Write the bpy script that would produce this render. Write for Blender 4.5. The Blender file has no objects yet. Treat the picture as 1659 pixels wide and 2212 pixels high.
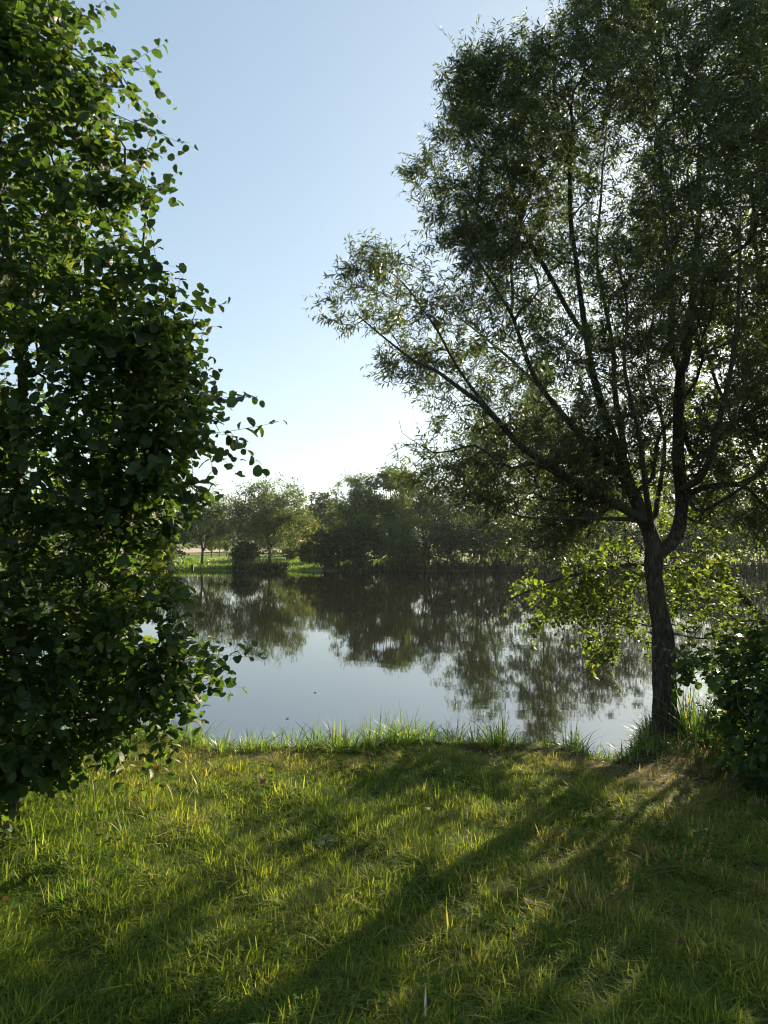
import bpy, math
import numpy as np
from mathutils import Matrix, Vector, noise as mnoise

sc = bpy.context.scene
COL = sc.collection
rad = math.radians

# ------------------------------------------------------------------ camera
CAM = (0.0, 0.0, 2.0)
PITCH = rad(2.93)
F = 1522.0 / 2212.0
cam_d = bpy.data.cameras.new('camera')
cam = bpy.data.objects.new('camera', cam_d)
COL.objects.link(cam)
cam.location = CAM
cam.rotation_euler = (rad(90) + PITCH, 0, 0)
cam_d.sensor_fit = 'VERTICAL'
cam_d.sensor_height = 24.0
cam_d.lens = 24.0 * F
cam_d.clip_start = 0.05
cam_d.clip_end = 6000
sc.camera = cam

# ------------------------------------------------------------------ light
SUN_AZ, SUN_EL = rad(37.5), rad(21)          # azimuth clockwise from +Y
world = bpy.data.worlds.new('World')
sc.world = world
world.use_nodes = True
wn = world.node_tree
wn.nodes.clear()
sky = wn.nodes.new('ShaderNodeTexSky')
sky.sky_type = 'NISHITA'
sky.sun_disc = False
sky.sun_elevation = SUN_EL
sky.sun_rotation = SUN_AZ
sky.altitude = 200
sky.air_density = 1.0
sky.dust_density = 1.0
sky.ozone_density = 1.0
bg = wn.nodes.new('ShaderNodeBackground')
bg.inputs['Strength'].default_value = 0.128
wo = wn.nodes.new('ShaderNodeOutputWorld')
hz = wn.nodes.new('ShaderNodeGamma')          # hazy summer air: softer range between zenith and horizon
hz.inputs[1].default_value = 0.56
tn = wn.nodes.new('ShaderNodeMix'); tn.data_type = 'RGBA'; tn.blend_type = 'MULTIPLY'
tn.inputs['Factor'].default_value = 1; tn.inputs['B'].default_value = (.90, .985, 1.0, 1)
wn.links.new(sky.outputs[0], hz.inputs[0]); wn.links.new(hz.outputs[0], tn.inputs['A']); wn.links.new(tn.outputs['Result'], bg.inputs[0])
wn.links.new(bg.outputs[0], wo.inputs[0])

sun_d = bpy.data.lights.new('sun', 'SUN')
sun_d.energy = 5.0
sun_d.angle = rad(0.6)
sun_d.color = (1.0, 0.84, 0.60)
sun = bpy.data.objects.new('sun', sun_d)
COL.objects.link(sun)
S = Vector((math.sin(SUN_AZ) * math.cos(SUN_EL), math.cos(SUN_AZ) * math.cos(SUN_EL), math.sin(SUN_EL)))
sun.rotation_mode = 'QUATERNION'
sun.rotation_quaternion = S.to_track_quat('Z', 'Y')
sun.location = (20, 20, 20)

vs = sc.view_settings
vs.view_transform = 'Standard'
vs.look = 'None'
vs.exposure = 1.6
vs.gamma = 1.0
vs.use_curve_mapping = False
sc.cycles.max_bounces = 7
sc.cycles.diffuse_bounces = 4
sc.cycles.pixel_filter_type = 'BLACKMAN_HARRIS'
sc.cycles.filter_width = 1.1
sc.cycles.glossy_bounces = 3
sc.cycles.transmission_bounces = 4
sc.cycles.transparent_max_bounces = 8
sc.cycles.caustics_reflective = False
sc.cycles.caustics_refractive = False

# ------------------------------------------------------------------ helpers
def at(px, py, Y):
    """point of the place seen at (px,py) of a 1659x2212 view, at forward distance Y"""
    a = (px - 829.5) / 1522.0
    b = (1106.0 - py) / 1522.0
    dy = math.cos(PITCH) - b * math.sin(PITCH)
    dz = math.sin(PITCH) + b * math.cos(PITCH)
    k = Y / dy
    return np.array((a * k, Y, CAM[2] + dz * k))

def tag(o, label=None, cat=None, group=None, kind=None):
    if label: o['label'] = label
    if cat: o['category'] = cat
    if group: o['group'] = group
    if kind: o['kind'] = kind
    return o

def empty(name, loc):
    o = bpy.data.objects.new(name, None)
    o.empty_display_size = 0.2
    o.location = [float(v) for v in loc]
    COL.objects.link(o)
    return o

def norm(a):
    a = np.asarray(a, float)
    return a / (np.linalg.norm(a, axis=-1, keepdims=True) + 1e-12)

def tri_mesh(name, V, T, uv=None, rnd=None, smooth=True):
    me = bpy.data.meshes.new(name)
    V = np.asarray(V, np.float32); T = np.asarray(T, np.int32)
    me.vertices.add(len(V)); me.vertices.foreach_set('co', V.ravel())
    me.loops.add(T.size); me.loops.foreach_set('vertex_index', T.ravel())
    me.polygons.add(len(T))
    me.polygons.foreach_set('loop_start', np.arange(0, T.size, 3, dtype=np.int32))
    me.polygons.foreach_set('loop_total', np.full(len(T), 3, np.int32))
    if smooth:
        me.polygons.foreach_set('use_smooth', np.ones(len(T), bool))
    if uv is not None:
        l = me.uv_layers.new(name='UVMap')
        l.data.foreach_set('uv', np.asarray(uv, np.float32)[T.ravel()].ravel())
    if rnd is not None:
        a = me.attributes.new('rnd', 'FLOAT', 'POINT')
        a.data.foreach_set('value', np.asarray(rnd, np.float32))
    me.update(calc_edges=True)
    return me

def link(name, me, mat, parent=None):
    o = bpy.data.objects.new(name, me)
    if mat is not None and not me.materials:
        me.materials.append(mat)
    COL.objects.link(o)
    if parent is not None: o.parent = parent
    return o

class Acc:
    """collects triangles"""
    def __init__(s): s.V = []; s.T = []; s.U = []; s.R = []; s.n = 0
    def add(s, V, T, uv=None, rnd=0.0):
        V = np.asarray(V, float)
        s.V.append(V); s.T.append(np.asarray(T) + s.n)
        s.U.append(np.zeros((len(V), 2)) if uv is None else uv)
        s.R.append(np.full(len(V), rnd) if np.isscalar(rnd) else rnd)
        s.n += len(V)
    def mesh(s, name, off=(0, 0, 0), smooth=True):
        return tri_mesh(name, np.concatenate(s.V) - np.asarray(off), np.concatenate(s.T), np.concatenate(s.U), np.concatenate(s.R), smooth)

def tube(acc, P, R, k=6, cap=True, bump=0.0, rnd=0.0, ridge=0.0):
    P = np.asarray(P, float); R = np.asarray(R, float); n = len(P)
    t = np.gradient(P, axis=0); t = norm(t)
    m = norm(P[-1] - P[0])
    ref = np.eye(3)[np.argmin(np.abs(m))]
    a = norm(np.cross(t, ref)); b = np.cross(t, a)
    th = np.arange(k) * 2 * math.pi / k
    rr = R[:, None] * np.ones((1, k))
    if bump:
        s = np.cumsum(np.r_[0, np.linalg.norm(np.diff(P, axis=0), axis=1)])
        rr = rr * (1 + bump * (np.sin(th[None] * 3 + s[:, None] * 2.3) * .5 + np.sin(th[None] * 5 - s[:, None] * 4.1 + 1) * .35 + np.sin(th[None] * 2 + s[:, None] * 9) * .3))
    if ridge:
        s = np.cumsum(np.r_[0, np.linalg.norm(np.diff(P, axis=0), axis=1)])
        rg = np.zeros((n, k))
        for i_ in range(n):
            for j_ in range(k):
                c_, s_ = math.cos(th[j_]), math.sin(th[j_])
                v1 = mnoise.noise(Vector((c_ * 5.5, s_ * 5.5, s[i_] * 5.0)))
                v2 = mnoise.noise(Vector((c_ * 12 + 7, s_ * 12, s[i_] * 13.0)))
                v3 = mnoise.noise(Vector((c_ * 1.3, s_ * 1.3 + 4, s[i_] * 4.0)))
                rg[i_, j_] = -abs(v1) * 1.5 + v2 * .45 + v3 * .8
        rr = rr * (1 + ridge * rg)
    V = P[:, None] + rr[..., None] * (np.cos(th)[None, :, None] * a[:, None] + np.sin(th)[None, :, None] * b[:, None])
    L = np.cumsum(np.r_[0, np.linalg.norm(np.diff(P, axis=0), axis=1)])
    uv = np.stack([np.broadcast_to(th / 6.283, (n, k)), np.broadcast_to(L[:, None], (n, k))], -1).reshape(-1, 2)
    V = V.reshape(-1, 3)
    i = np.arange(n - 1)[:, None] * k; j = np.arange(k)[None]; j2 = (j + 1) % k
    A = (i + j).ravel(); B = (i + j2).ravel(); C = (i + k + j2).ravel(); D = (i + k + j).ravel()
    T = np.concatenate([np.stack([A, B, C], 1), np.stack([A, C, D], 1)])
    if cap:
        V = np.concatenate([V, P[-1:] + t[-1:] * R[-1] * .5]); uv = np.concatenate([uv, uv[-1:]])
        e = (n - 1) * k; jj = np.arange(k)
        T = np.concatenate([T, np.stack([e + jj, e + (jj + 1) % k, np.full(k, n * k)], 1)])
    acc.add(V, T, uv, rnd)

def smooth_path(pts, step=0.12):
    """Catmull-Rom through the points (any number of columns)"""
    pts = np.asarray(pts, float)
    out = []
    Q = np.concatenate([[2 * pts[0] - pts[1]], pts, [2 * pts[-1] - pts[-2]]])
    for i in range(1, len(Q) - 2):
        p0, p1, p2, p3 = Q[i - 1:i + 3]
        m = max(1, int(math.ceil(np.linalg.norm((p2 - p1)[:3]) / step)))
        for u in np.arange(m) / m:
            out.append(.5 * ((2 * p1) + (-p0 + p2) * u + (2 * p0 - 5 * p1 + 4 * p2 - p3) * u * u + (-p0 + 3 * p1 - 3 * p2 + p3) * u ** 3))
    out.append(pts[-1])
    return np.array(out)

class Skel:
    def __init__(s, cap=80000):
        s.P = np.zeros((cap, 3)); s.L = np.zeros(cap); s.D = np.zeros((cap, 3)); s.Rm = np.zeros(cap)
        s.par = np.full(cap, -1, int); s.n = 0; s.chains = []; s.tips = []; s.kinds = []
    def path(s, pts, parent=-1, radii=None, kind='limb'):
        idx = [parent] if parent >= 0 else []
        for q, p in enumerate(pts):
            i = s.n; s.n += 1
            s.P[i] = p; s.par[i] = parent
            if parent >= 0:
                d = s.P[i] - s.P[parent]; l = np.linalg.norm(d)
                s.L[i] = s.L[parent] + l; s.D[i] = d / (l + 1e-9)
            else: s.D[i] = (0, 0, 1)
            if radii is not None: s.Rm[i] = radii[q]
            parent = i; idx.append(i)
        s.chains.append(idx); s.kinds.append(kind); s.tips.append(parent)
        return idx
    def nearest(s, p): return int(np.argmin(((s.P[:s.n] - p) ** 2).sum(1)))
    def attach(s, t, rng, bf=.35, step=.18, up=.25, wig=.03, lo=0, kind='twig', dirw=.15):
        d = t - s.P[lo:s.n]; dist = np.sqrt((d ** 2).sum(1)) + 1e-9
        cs = (d * s.D[lo:s.n]).sum(1) / dist
        cost = dist * (1 + dirw * (1 - cs)) + bf * s.L[lo:s.n]
        j = int(np.argmin(cost)) + lo
        L = dist[j - lo]
        if L < .04: return None
        m = max(2, int(math.ceil(L / step)))
        c = s.P[j] + (s.D[j] * .35 + (t - s.P[j]) / L * .2 + np.array((0, 0, up))) * L * .5
        u = (np.arange(1, m + 1) / m)[:, None]
        pts = (1 - u) ** 2 * s.P[j] + 2 * u * (1 - u) * c + u * u * t
        pts[:-1] += rng.normal(0, wig, (m - 1, 3)) * min(1, L)
        return s.path(pts, j, kind=kind)
    def radii(s, r0, e):
        c = np.zeros(s.n); 
        for t in s.tips: c[t] += 1
        for i in range(s.n - 1, 0, -1):
            if s.par[i] >= 0: c[s.par[i]] += c[i]
        R = np.maximum(r0 * np.maximum(c, 1) ** e, s.Rm[:s.n])
        for i in range(s.n):
            if s.Rm[i] == 0 and s.par[i] >= 0: R[i] = min(R[i], R[s.par[i]] * .95)
        s.R = R
        return R

def nz(p, f, seed=0.0):
    return mnoise.noise(Vector((p[0] * f + seed, p[1] * f - seed, p[2] * f + 2 * seed)))

def poly_w(poly, Y0):
    return np.array([at(x, y, Y0)[[0, 2]] for x, y in poly])

def in_poly(P, x, z):
    c = False; n = len(P); j = n - 1
    for i in range(n):
        if (P[i, 1] > z) != (P[j, 1] > z) and x < (P[j, 0] - P[i, 0]) * (z - P[i, 1]) / (P[j, 1] - P[i, 1]) + P[i, 0]:
            c = not c
        j = i
    return c

def edge_dist(P, x, z):
    A = P; B = np.roll(P, -1, 0); q = np.array((x, z)); d = B - A
    u = np.clip(((q - A) * d).sum(1) / ((d ** 2).sum(1) + 1e-9), 0, 1)
    return float(np.sqrt(((A + d * u[:, None] - q) ** 2).sum(1)).min())

def crown_points(poly, Y0, n, rng, Tmax, k=1.3, t0=.2, shell=0.0, clump=0.0, cf=1.0, dens=None, seed=1.3, inset=0.0):
    P = poly_w(poly, Y0); lo = P.min(0); hi = P.max(0); out = []; tries = 0
    while len(out) < n and tries < n * 60:
        tries += 1
        x, z = rng.uniform(lo, hi)
        if not in_poly(P, x, z): continue
        e = edge_dist(P, x, z) - inset
        if e < 0: continue
        T = min(Tmax, t0 + k * e)
        v = rng.uniform(-1, 1)
        if shell and rng.random() < shell: v = math.copysign(abs(v) ** .4, v)
        p = np.array((x, Y0 + v * T, z))
        if clump and nz(p, cf, seed) < rng.uniform(-.5, .5) * (1 - clump) - .12 * clump: continue
        if dens is not None and rng.random() > dens(p): continue
        out.append(p)
    return np.array(out)

# ------------------------------------------------------------------ materials
def mat(name):
    m = bpy.data.materials.new(name); m.use_nodes = True
    nt = m.node_tree; nt.nodes.clear()
    out = nt.nodes.new('ShaderNodeOutputMaterial')
    return m, nt, out

def N(nt, t, **kw):
    n = nt.nodes.new(t)
    for k, v in kw.items():
        if k in n.inputs.keys(): n.inputs[k].default_value = v
        else: setattr(n, k, v)
    return n

def ramp(nt, fac, stops):
    r = nt.nodes.new('ShaderNodeValToRGB'); cr = r.color_ramp
    while len(cr.elements) > 1: cr.elements.remove(cr.elements[-1])
    cr.elements[0].position = stops[0][0]; cr.elements[0].color = (*stops[0][1], 1)
    for p, c in stops[1:]:
        e = cr.elements.new(p); e.color = (*c, 1)
    nt.links.new(fac, r.inputs[0])
    return r.outputs[0]

def leaf_mat(name, stops, trans, tmix=.45, rough=.4, spec=.5, veins=0.0, instancer=False, under=None):
    m, nt, out = mat(name)
    at_ = N(nt, 'ShaderNodeAttribute'); at_.attribute_name = 'rnd'
    if instancer: at_.attribute_type = 'INSTANCER'
    oi = N(nt, 'ShaderNodeObjectInfo')
    ad = N(nt, 'ShaderNodeMath', operation='ADD'); fr = N(nt, 'ShaderNodeMath', operation='FRACT')
    nt.links.new(at_.outputs['Fac'], ad.inputs[0])
    if instancer: ad.inputs[1].default_value = 0
    else: nt.links.new(oi.outputs['Random'], ad.inputs[1])
    nt.links.new(ad.outputs[0], fr.inputs[0])
    col = ramp(nt, fr.outputs[0], stops)
    p = N(nt, 'ShaderNodeBsdfPrincipled', Roughness=rough); p.inputs['Specular IOR Level'].default_value = spec
    base = col
    if under is not None:
        g = N(nt, 'ShaderNodeNewGeometry'); mx = N(nt, 'ShaderNodeMix', data_type='RGBA')
        mx.inputs['B'].default_value = (*under, 1)
        nt.links.new(col, mx.inputs['A'])
        ml = N(nt, 'ShaderNodeMath', operation='MULTIPLY'); ml.inputs[1].default_value = .6
        nt.links.new(g.outputs['Backfacing'], ml.inputs[0]); nt.links.new(ml.outputs[0], mx.inputs['Factor'])
        base = mx.outputs['Result']
    nt.links.new(base, p.inputs['Base Color'])
    tr = N(nt, 'ShaderNodeBsdfTranslucent')
    tm = N(nt, 'ShaderNodeMix', data_type='RGBA', blend_type='MULTIPLY'); tm.inputs['Factor'].default_value = 1
    nt.links.new(col, tm.inputs['A']); tm.inputs['B'].default_value = (*trans, 1)
    nt.links.new(tm.outputs['Result'], tr.inputs['Color'])
    if veins:
        uv = N(nt, 'ShaderNodeUVMap'); sx = N(nt, 'ShaderNodeSeparateXYZ')
        nt.links.new(uv.outputs[0], sx.inputs[0])
        ab = N(nt, 'ShaderNodeMath', operation='ABSOLUTE'); nt.links.new(sx.outputs[0], ab.inputs[0])
        s1 = N(nt, 'ShaderNodeMath', operation='MULTIPLY_ADD'); s1.inputs[1].default_value = -.55
        nt.links.new(ab.outputs[0], s1.inputs[0]); nt.links.new(sx.outputs[1], s1.inputs[2])
        s2 = N(nt, 'ShaderNodeMath', operation='MULTIPLY'); s2.inputs[1].default_value = 50
        nt.links.new(s1.outputs[0], s2.inputs[0])
        s3 = N(nt, 'ShaderNodeMath', operation='SINE'); nt.links.new(s2.outputs[0], s3.inputs[0])
        bp = N(nt, 'ShaderNodeBump'); bp.inputs['Strength'].default_value = veins; bp.inputs['Distance'].default_value = .0015
        nt.links.new(s3.outputs[0], bp.inputs['Height'])
        nt.links.new(bp.outputs[0], p.inputs['Normal']); nt.links.new(bp.outputs[0], tr.inputs['Normal'])
    ms = N(nt, 'ShaderNodeMixShader'); ms.inputs[0].default_value = tmix
    nt.links.new(p.outputs[0], ms.inputs[1]); nt.links.new(tr.outputs[0], ms.inputs[2])
    nt.links.new(ms.outputs[0], out.inputs[0])
    return m

def bark_mat(name, c1, c2, strength=.9, sc_=(22, 22, 5), dist=.02):
    m, nt, out = mat(name)
    tc = N(nt, 'ShaderNodeTexCoord'); mp = N(nt, 'ShaderNodeMapping'); mp.inputs['Scale'].default_value = sc_
    nt.links.new(tc.outputs['Object'], mp.inputs[0])
    n1 = N(nt, 'ShaderNodeTexNoise', Scale=1.0, Detail=6.0, Roughness=.65, Distortion=.6)
    nt.links.new(mp.outputs[0], n1.inputs['Vector'])
    v = N(nt, 'ShaderNodeTexVoronoi', Scale=1.3); v.feature = 'DISTANCE_TO_EDGE'
    nt.links.new(mp.outputs[0], v.inputs['Vector'])
    mm = N(nt, 'ShaderNodeMath', operation='MULTIPLY_ADD'); mm.inputs[1].default_value = .9
    nt.links.new(v.outputs[0], mm.inputs[0]); nt.links.new(n1.outputs[0], mm.inputs[2])
    col = ramp(nt, mm.outputs[0], [(.3, tuple(x * .35 for x in c1)), (.55, c1), (.85, c2)])
    n2 = N(nt, 'ShaderNodeTexNoise', Scale=3.0, Detail=3.0); nt.links.new(tc.outputs['Object'], n2.inputs['Vector'])
    mx = N(nt, 'ShaderNodeMix', data_type='RGBA'); mx.inputs['B'].default_value = (.06, .075, .03, 1)
    f = ramp(nt, n2.outputs[0], [(.5, (0, 0, 0)), (.68, (.6, .6, .6))])
    nt.links.new(f, mx.inputs['Factor']); nt.links.new(col, mx.inputs['A'])
    p = N(nt, 'ShaderNodeBsdfPrincipled', Roughness=.9); p.inputs['Specular IOR Level'].default_value = .2
    bp = N(nt, 'ShaderNodeBump'); bp.inputs['Strength'].default_value = strength; bp.inputs['Distance'].default_value = dist
    nt.links.new(mm.outputs[0], bp.inputs['Height']); nt.links.new(bp.outputs[0], p.inputs['Normal'])
    nt.links.new(mx.outputs['Result'], p.inputs['Base Color']); nt.links.new(p.outputs[0], out.inputs[0])
    return m

def plain_mat(name, c, rough=.7, metal=0.0):
    m, nt, out = mat(name)
    n1 = N(nt, 'ShaderNodeTexNoise', Scale=30.0, Detail=3.0)
    col = ramp(nt, n1.outputs[0], [(.3, tuple(x * .75 for x in c)), (.7, tuple(min(1, x * 1.2) for x in c))])
    p = N(nt, 'ShaderNodeBsdfPrincipled', Roughness=rough, Metallic=metal)
    nt.links.new(col, p.inputs['Base Color']); nt.links.new(p.outputs[0], out.inputs[0])
    return m

M_alder = leaf_mat('alder_leaf', [(0, (.028, .056, .014)), (.5, (.042, .078, .017)), (.9, (.070, .108, .020)), (1, (.12, .13, .03))],
                   (2.4, 2.5, 1.1), .48, .38, .5, veins=.6, under=(.075, .10, .045))
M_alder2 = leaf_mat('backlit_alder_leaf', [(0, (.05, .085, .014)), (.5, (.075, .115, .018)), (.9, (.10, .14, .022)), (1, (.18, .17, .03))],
                   (2.3, 2.3, 1.0), .52, .5, .3, veins=.4, under=(.08, .11, .045))  # yellower, brighter copy of the alder leaf: backlight put into the colour
M_willow = leaf_mat('willow_leaf', [(0, (.032, .048, .020)), (.6, (.048, .064, .028)), (1, (.085, .098, .034))],
                    (2.3, 2.5, 1.0), .42, .42, .45, under=(.09, .105, .075))
M_far = [leaf_mat('far_willow_leaf', [(0, (.07, .10, .036)), (.6, (.11, .145, .05)), (1, (.16, .185, .06))], (1.8, 1.8, 1.0), .4, .55, .3),
         leaf_mat('far_dark_leaf', [(0, (.022, .042, .014)), (.6, (.038, .062, .018)), (1, (.06, .09, .024))], (1.6, 1.7, .9), .38, .5, .35),
         leaf_mat('far_yellow_leaf', [(0, (.07, .09, .02)), (.6, (.10, .115, .025)), (1, (.15, .14, .03))], (1.9, 1.8, .8), .45, .55, .3),
         leaf_mat('far_green_leaf', [(0, (.045, .075, .025)), (.6, (.07, .105, .03)), (1, (.10, .14, .04))], (1.8, 1.9, .9), .42, .5, .35),
         leaf_mat('far_ochre_leaf', [(0, (.09, .095, .02)), (.6, (.13, .125, .03)), (1, (.17, .155, .035))], (1.7, 1.6, .8), .42, .55, .3)]
M_wood = leaf_mat('distant_wood_leaf', [(0, (.022, .04, .022)), (1, (.05, .07, .035))], (1.4, 1.5, 1.0), .35, .6, .2)
M_sedge = leaf_mat('sedge_blade', [(0, (.055, .12, .022)), (.6, (.10, .18, .03)), (.88, (.17, .21, .05)), (1, (.30, .25, .13))], (2.0, 2.0, .8), .45, .4, .4)
M_reed = leaf_mat('reed_blade', [(0, (.025, .035, .014)), (.7, (.045, .055, .02)), (1, (.09, .08, .04))], (1.5, 1.5, .9), .35, .6, .3)
M_bark = bark_mat('willow_bark', (.045, .037, .027), (.10, .085, .065), 1.0, (26, 26, 7), .03)
M_bark2 = bark_mat('alder_bark', (.06, .05, .038), (.11, .095, .07), .5, (30, 30, 12), .006)
M_twig = plain_mat('twig_bark', (.06, .055, .025), .75)
M_farbark = plain_mat('far_bark', (.07, .055, .04), .9)
M_steel = plain_mat('galvanised_steel', (.3, .3, .31), .5, .6)
M_dead = leaf_mat('dead_leaf', [(0, (.07, .035, .02)), (1, (.14, .075, .04))], (1.2, 1.0, .7), .25, .6, .3)
M_pale = leaf_mat('pale_dry_leaf', [(0, (.42, .40, .34)), (1, (.55, .53, .47))], (1.2, 1.1, 1.0), .25, .35, .5)

# ------------------------------------------------------------------ terrain
def wob(x, y, f, s=0.0):
    return (np.sin(x * f + 1.3 * s) * np.cos(y * f * 1.13 + s) + .5 * np.sin(x * f * 2.17 + y * f * 1.7 + s * 2.1) + .35 * np.cos(y * f * 3.1 - x * f * 2.7 + s)) / 1.85

def sst(a, b, x):
    t = np.clip((x - a) / (b - a), 0, 1); return t * t * (3 - 2 * t)

def near_edge(x):
    x = np.asarray(x, float)
    return 6.25 + .10 * np.sin(x * 2.3 + .5) + .06 * np.sin(x * 5.7) - .32 * np.exp(-((x - 1.85) / .22) ** 2) + .35 * sst(2.1, 2.5, x) + 2.6 * sst(4.0, 5.4, x) + .9 * sst(-5, -9, -(-x) * 1.0) * 0

def far_edge(x):
    return 61.5 + .7 * np.sin(x * .21) + .35 * np.sin(x * .83 + 1) - .055 * np.clip(x, -10, 60) + 4 * sst(-45, -80, -np.abs(x)) * 0

def ground_h(x, y):
    x = np.asarray(x, float); y = np.asarray(y, float)
    near = .32 + .035 * wob(x, y, 1.1, .4) + .018 * wob(x, y, 3.3, 2) + .02 * np.clip(-y + 2, 0, 40) * .3 + .10 * np.exp(-((x - 2.45) ** 2 + (y - 6.2) ** 2) / .25)
    d = y - near_edge(x)
    h = near * (1 - sst(-.12, .38, d)) + (-1.1) * sst(-.12, .9, d)
    h = np.where(d < -.12, near, h)
    df = y - far_edge(x)
    farh = .09 + .16 * sst(.1, 3, df) + .5 * sst(0, 14, df) + .5 * sst(10, 35, df) + .4 * sst(40, 110, df) + .06 * wob(x, y, .5) * sst(0, 6, df)
    hill = 13 * sst(150, 420, y) * (.75 + .25 * np.sin(x * .006 + 1))
    hf = -1.1 + (farh + 1.1) * sst(-1.2, .25, df)
    h = np.where(y > 34, hf + hill, h)
    side = sst(55, 75, np.abs(x - 5))
    lake = (y > near_edge(x) - .12) & (y < 75)
    h = np.where(lake, h * (1 - side) + side * np.maximum(h, .8), h)
    return h

def spaced(parts):
    out = []
    for a, b, s in parts: out += list(np.arange(a, b, s))
    return np.array(out + [parts[-1][1]])

gx = spaced([(-690, -300, 130), (-300, -80, 22), (-80, -16, 4), (-16, -7, .6), (-7, 8, .11), (8, 16, .6), (16, 80, 4), (80, 300, 22), (300, 690, 130)])
gy = spaced([(-55, -6, 4), (-6, 1, .5), (1, 10.2, .1), (10.2, 20, 1.5), (20, 58, 5), (58, 66, .4), (66, 90, 2), (90, 200, 8), (200, 600, 25), (600, 710, 50)])
X, Y = np.meshgrid(gx, gy)
Z = ground_h(X, Y)
nx, ny = len(gx), len(gy)
i = (np.arange(ny - 1)[:, None] * nx + np.arange(nx - 1)[None]).ravel()
T = np.concatenate([np.stack([i, i + 1, i + nx + 1], 1), np.stack([i, i + nx + 1, i + nx], 1)])

m, nt, out = mat('bank_soil')
geo = N(nt, 'ShaderNodeNewGeometry'); sp = N(nt, 'ShaderNodeSeparateXYZ'); nt.links.new(geo.outputs['Position'], sp.inputs[0])
n1 = N(nt, 'ShaderNodeTexNoise', Scale=2.2, Detail=8.0, Roughness=.7); nt.links.new(geo.outputs['Position'], n1.inputs['Vector'])
n2 = N(nt, 'ShaderNodeTexNoise', Scale=60.0, Detail=4.0, Roughness=.7); nt.links.new(geo.outputs['Position'], n2.inputs['Vector'])
c1 = ramp(nt, n1.outputs[0], [(.35, (.045, .042, .018)), (.5, (.065, .058, .026)), (.65, (.09, .07, .035))])
c2 = ramp(nt, n2.outputs[0], [(.3, (.35, .35, .35)), (.7, (1.2, 1.2, 1.2))])
mu = N(nt, 'ShaderNodeMix', data_type='RGBA', blend_type='MULTIPLY'); mu.inputs['Factor'].default_value = 1
nt.links.new(c1, mu.inputs['A']); nt.links.new(c2, mu.inputs['B'])
n3 = N(nt, 'ShaderNodeTexNoise', Scale=.35, Detail=6.0, Roughness=.7); nt.links.new(geo.outputs['Position'], n3.inputs['Vector'])
cg = ramp(nt, n3.outputs[0], [(.35, (.10, .15, .025)), (.55, (.14, .19, .035)), (.7, (.18, .20, .05))])
mr = N(nt, 'ShaderNodeMapRange'); mr.inputs['From Min'].default_value = 59; mr.inputs['From Max'].default_value = 60
nt.links.new(sp.outputs[1], mr.inputs[0])
mf = N(nt, 'ShaderNodeMix', data_type='RGBA'); nt.links.new(mr.outputs[0], mf.inputs['Factor'])
nt.links.new(mu.outputs['Result'], mf.inputs['A']); nt.links.new(cg, mf.inputs['B'])
p = N(nt, 'ShaderNodeBsdfPrincipled', Roughness=.95); p.inputs['Specular IOR Level'].default_value = .15
bp = N(nt, 'ShaderNodeBump'); bp.inputs['Strength'].default_value = .8; bp.inputs['Distance'].default_value = .02
nt.links.new(n2.outputs[0], bp.inputs['Height']); nt.links.new(bp.outputs[0], p.inputs['Normal'])
nt.links.new(mf.outputs['Result'], p.inputs['Base Color']); nt.links.new(p.outputs[0], out.inputs[0])
o = link('ground', tri_mesh('ground', np.stack([X.ravel(), Y.ravel(), Z.ravel()], 1), T), m)
tag(o, 'grassy lake banks and the land rising beyond the far shore', kind='structure')

# water: sheet at z = 0 over the lake bed
wx = np.linspace(-78, 88, 20); wy = np.linspace(4.5, 70, 20)
X2, Y2 = np.meshgrid(wx, wy); i = (np.arange(19)[:, None] * 20 + np.arange(19)[None]).ravel()
T2 = np.concatenate([np.stack([i, i + 1, i + 21], 1), np.stack([i, i + 21, i + 20], 1)])
m, nt, out = mat('lake_water')
geo = N(nt, 'ShaderNodeNewGeometry')
mp = N(nt, 'ShaderNodeMapping'); mp.inputs['Scale'].default_value = (1.0, 1.6, 1); nt.links.new(geo.outputs['Position'], mp.inputs[0])
w1 = N(nt, 'ShaderNodeTexNoise', Scale=1.3, Detail=3.0, Roughness=.45); nt.links.new(mp.outputs[0], w1.inputs['Vector'])
w2 = N(nt, 'ShaderNodeTexNoise', Scale=.12, Detail=2.0); nt.links.new(mp.outputs[0], w2.inputs['Vector'])
wr = ramp(nt, w2.outputs[0], [(.42, (.25, .25, .25)), (.62, (1, 1, 1))])
wm = N(nt, 'ShaderNodeMath', operation='MULTIPLY'); nt.links.new(w1.outputs[0], wm.inputs[0]); nt.links.new(wr, wm.inputs[1])
bp = N(nt, 'ShaderNodeBump'); bp.inputs['Strength'].default_value = 1.0; bp.inputs['Distance'].default_value = .0016
nt.links.new(wm.outputs[0], bp.inputs['Height'])
p = N(nt, 'ShaderNodeBsdfPrincipled', Roughness=.03, IOR=3.0)
p.inputs['Base Color'].default_value = (.012, .0115, .006, 1)
nt.links.new(bp.outputs[0], p.inputs['Normal']); nt.links.new(p.outputs[0], out.inputs[0])
o = link('water', tri_mesh('water', np.stack([X2.ravel(), Y2.ravel(), 0 * X2.ravel()], 1), T2), m)
tag(o, 'calm brown lake water mirroring trees and sky', kind='structure')

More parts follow.
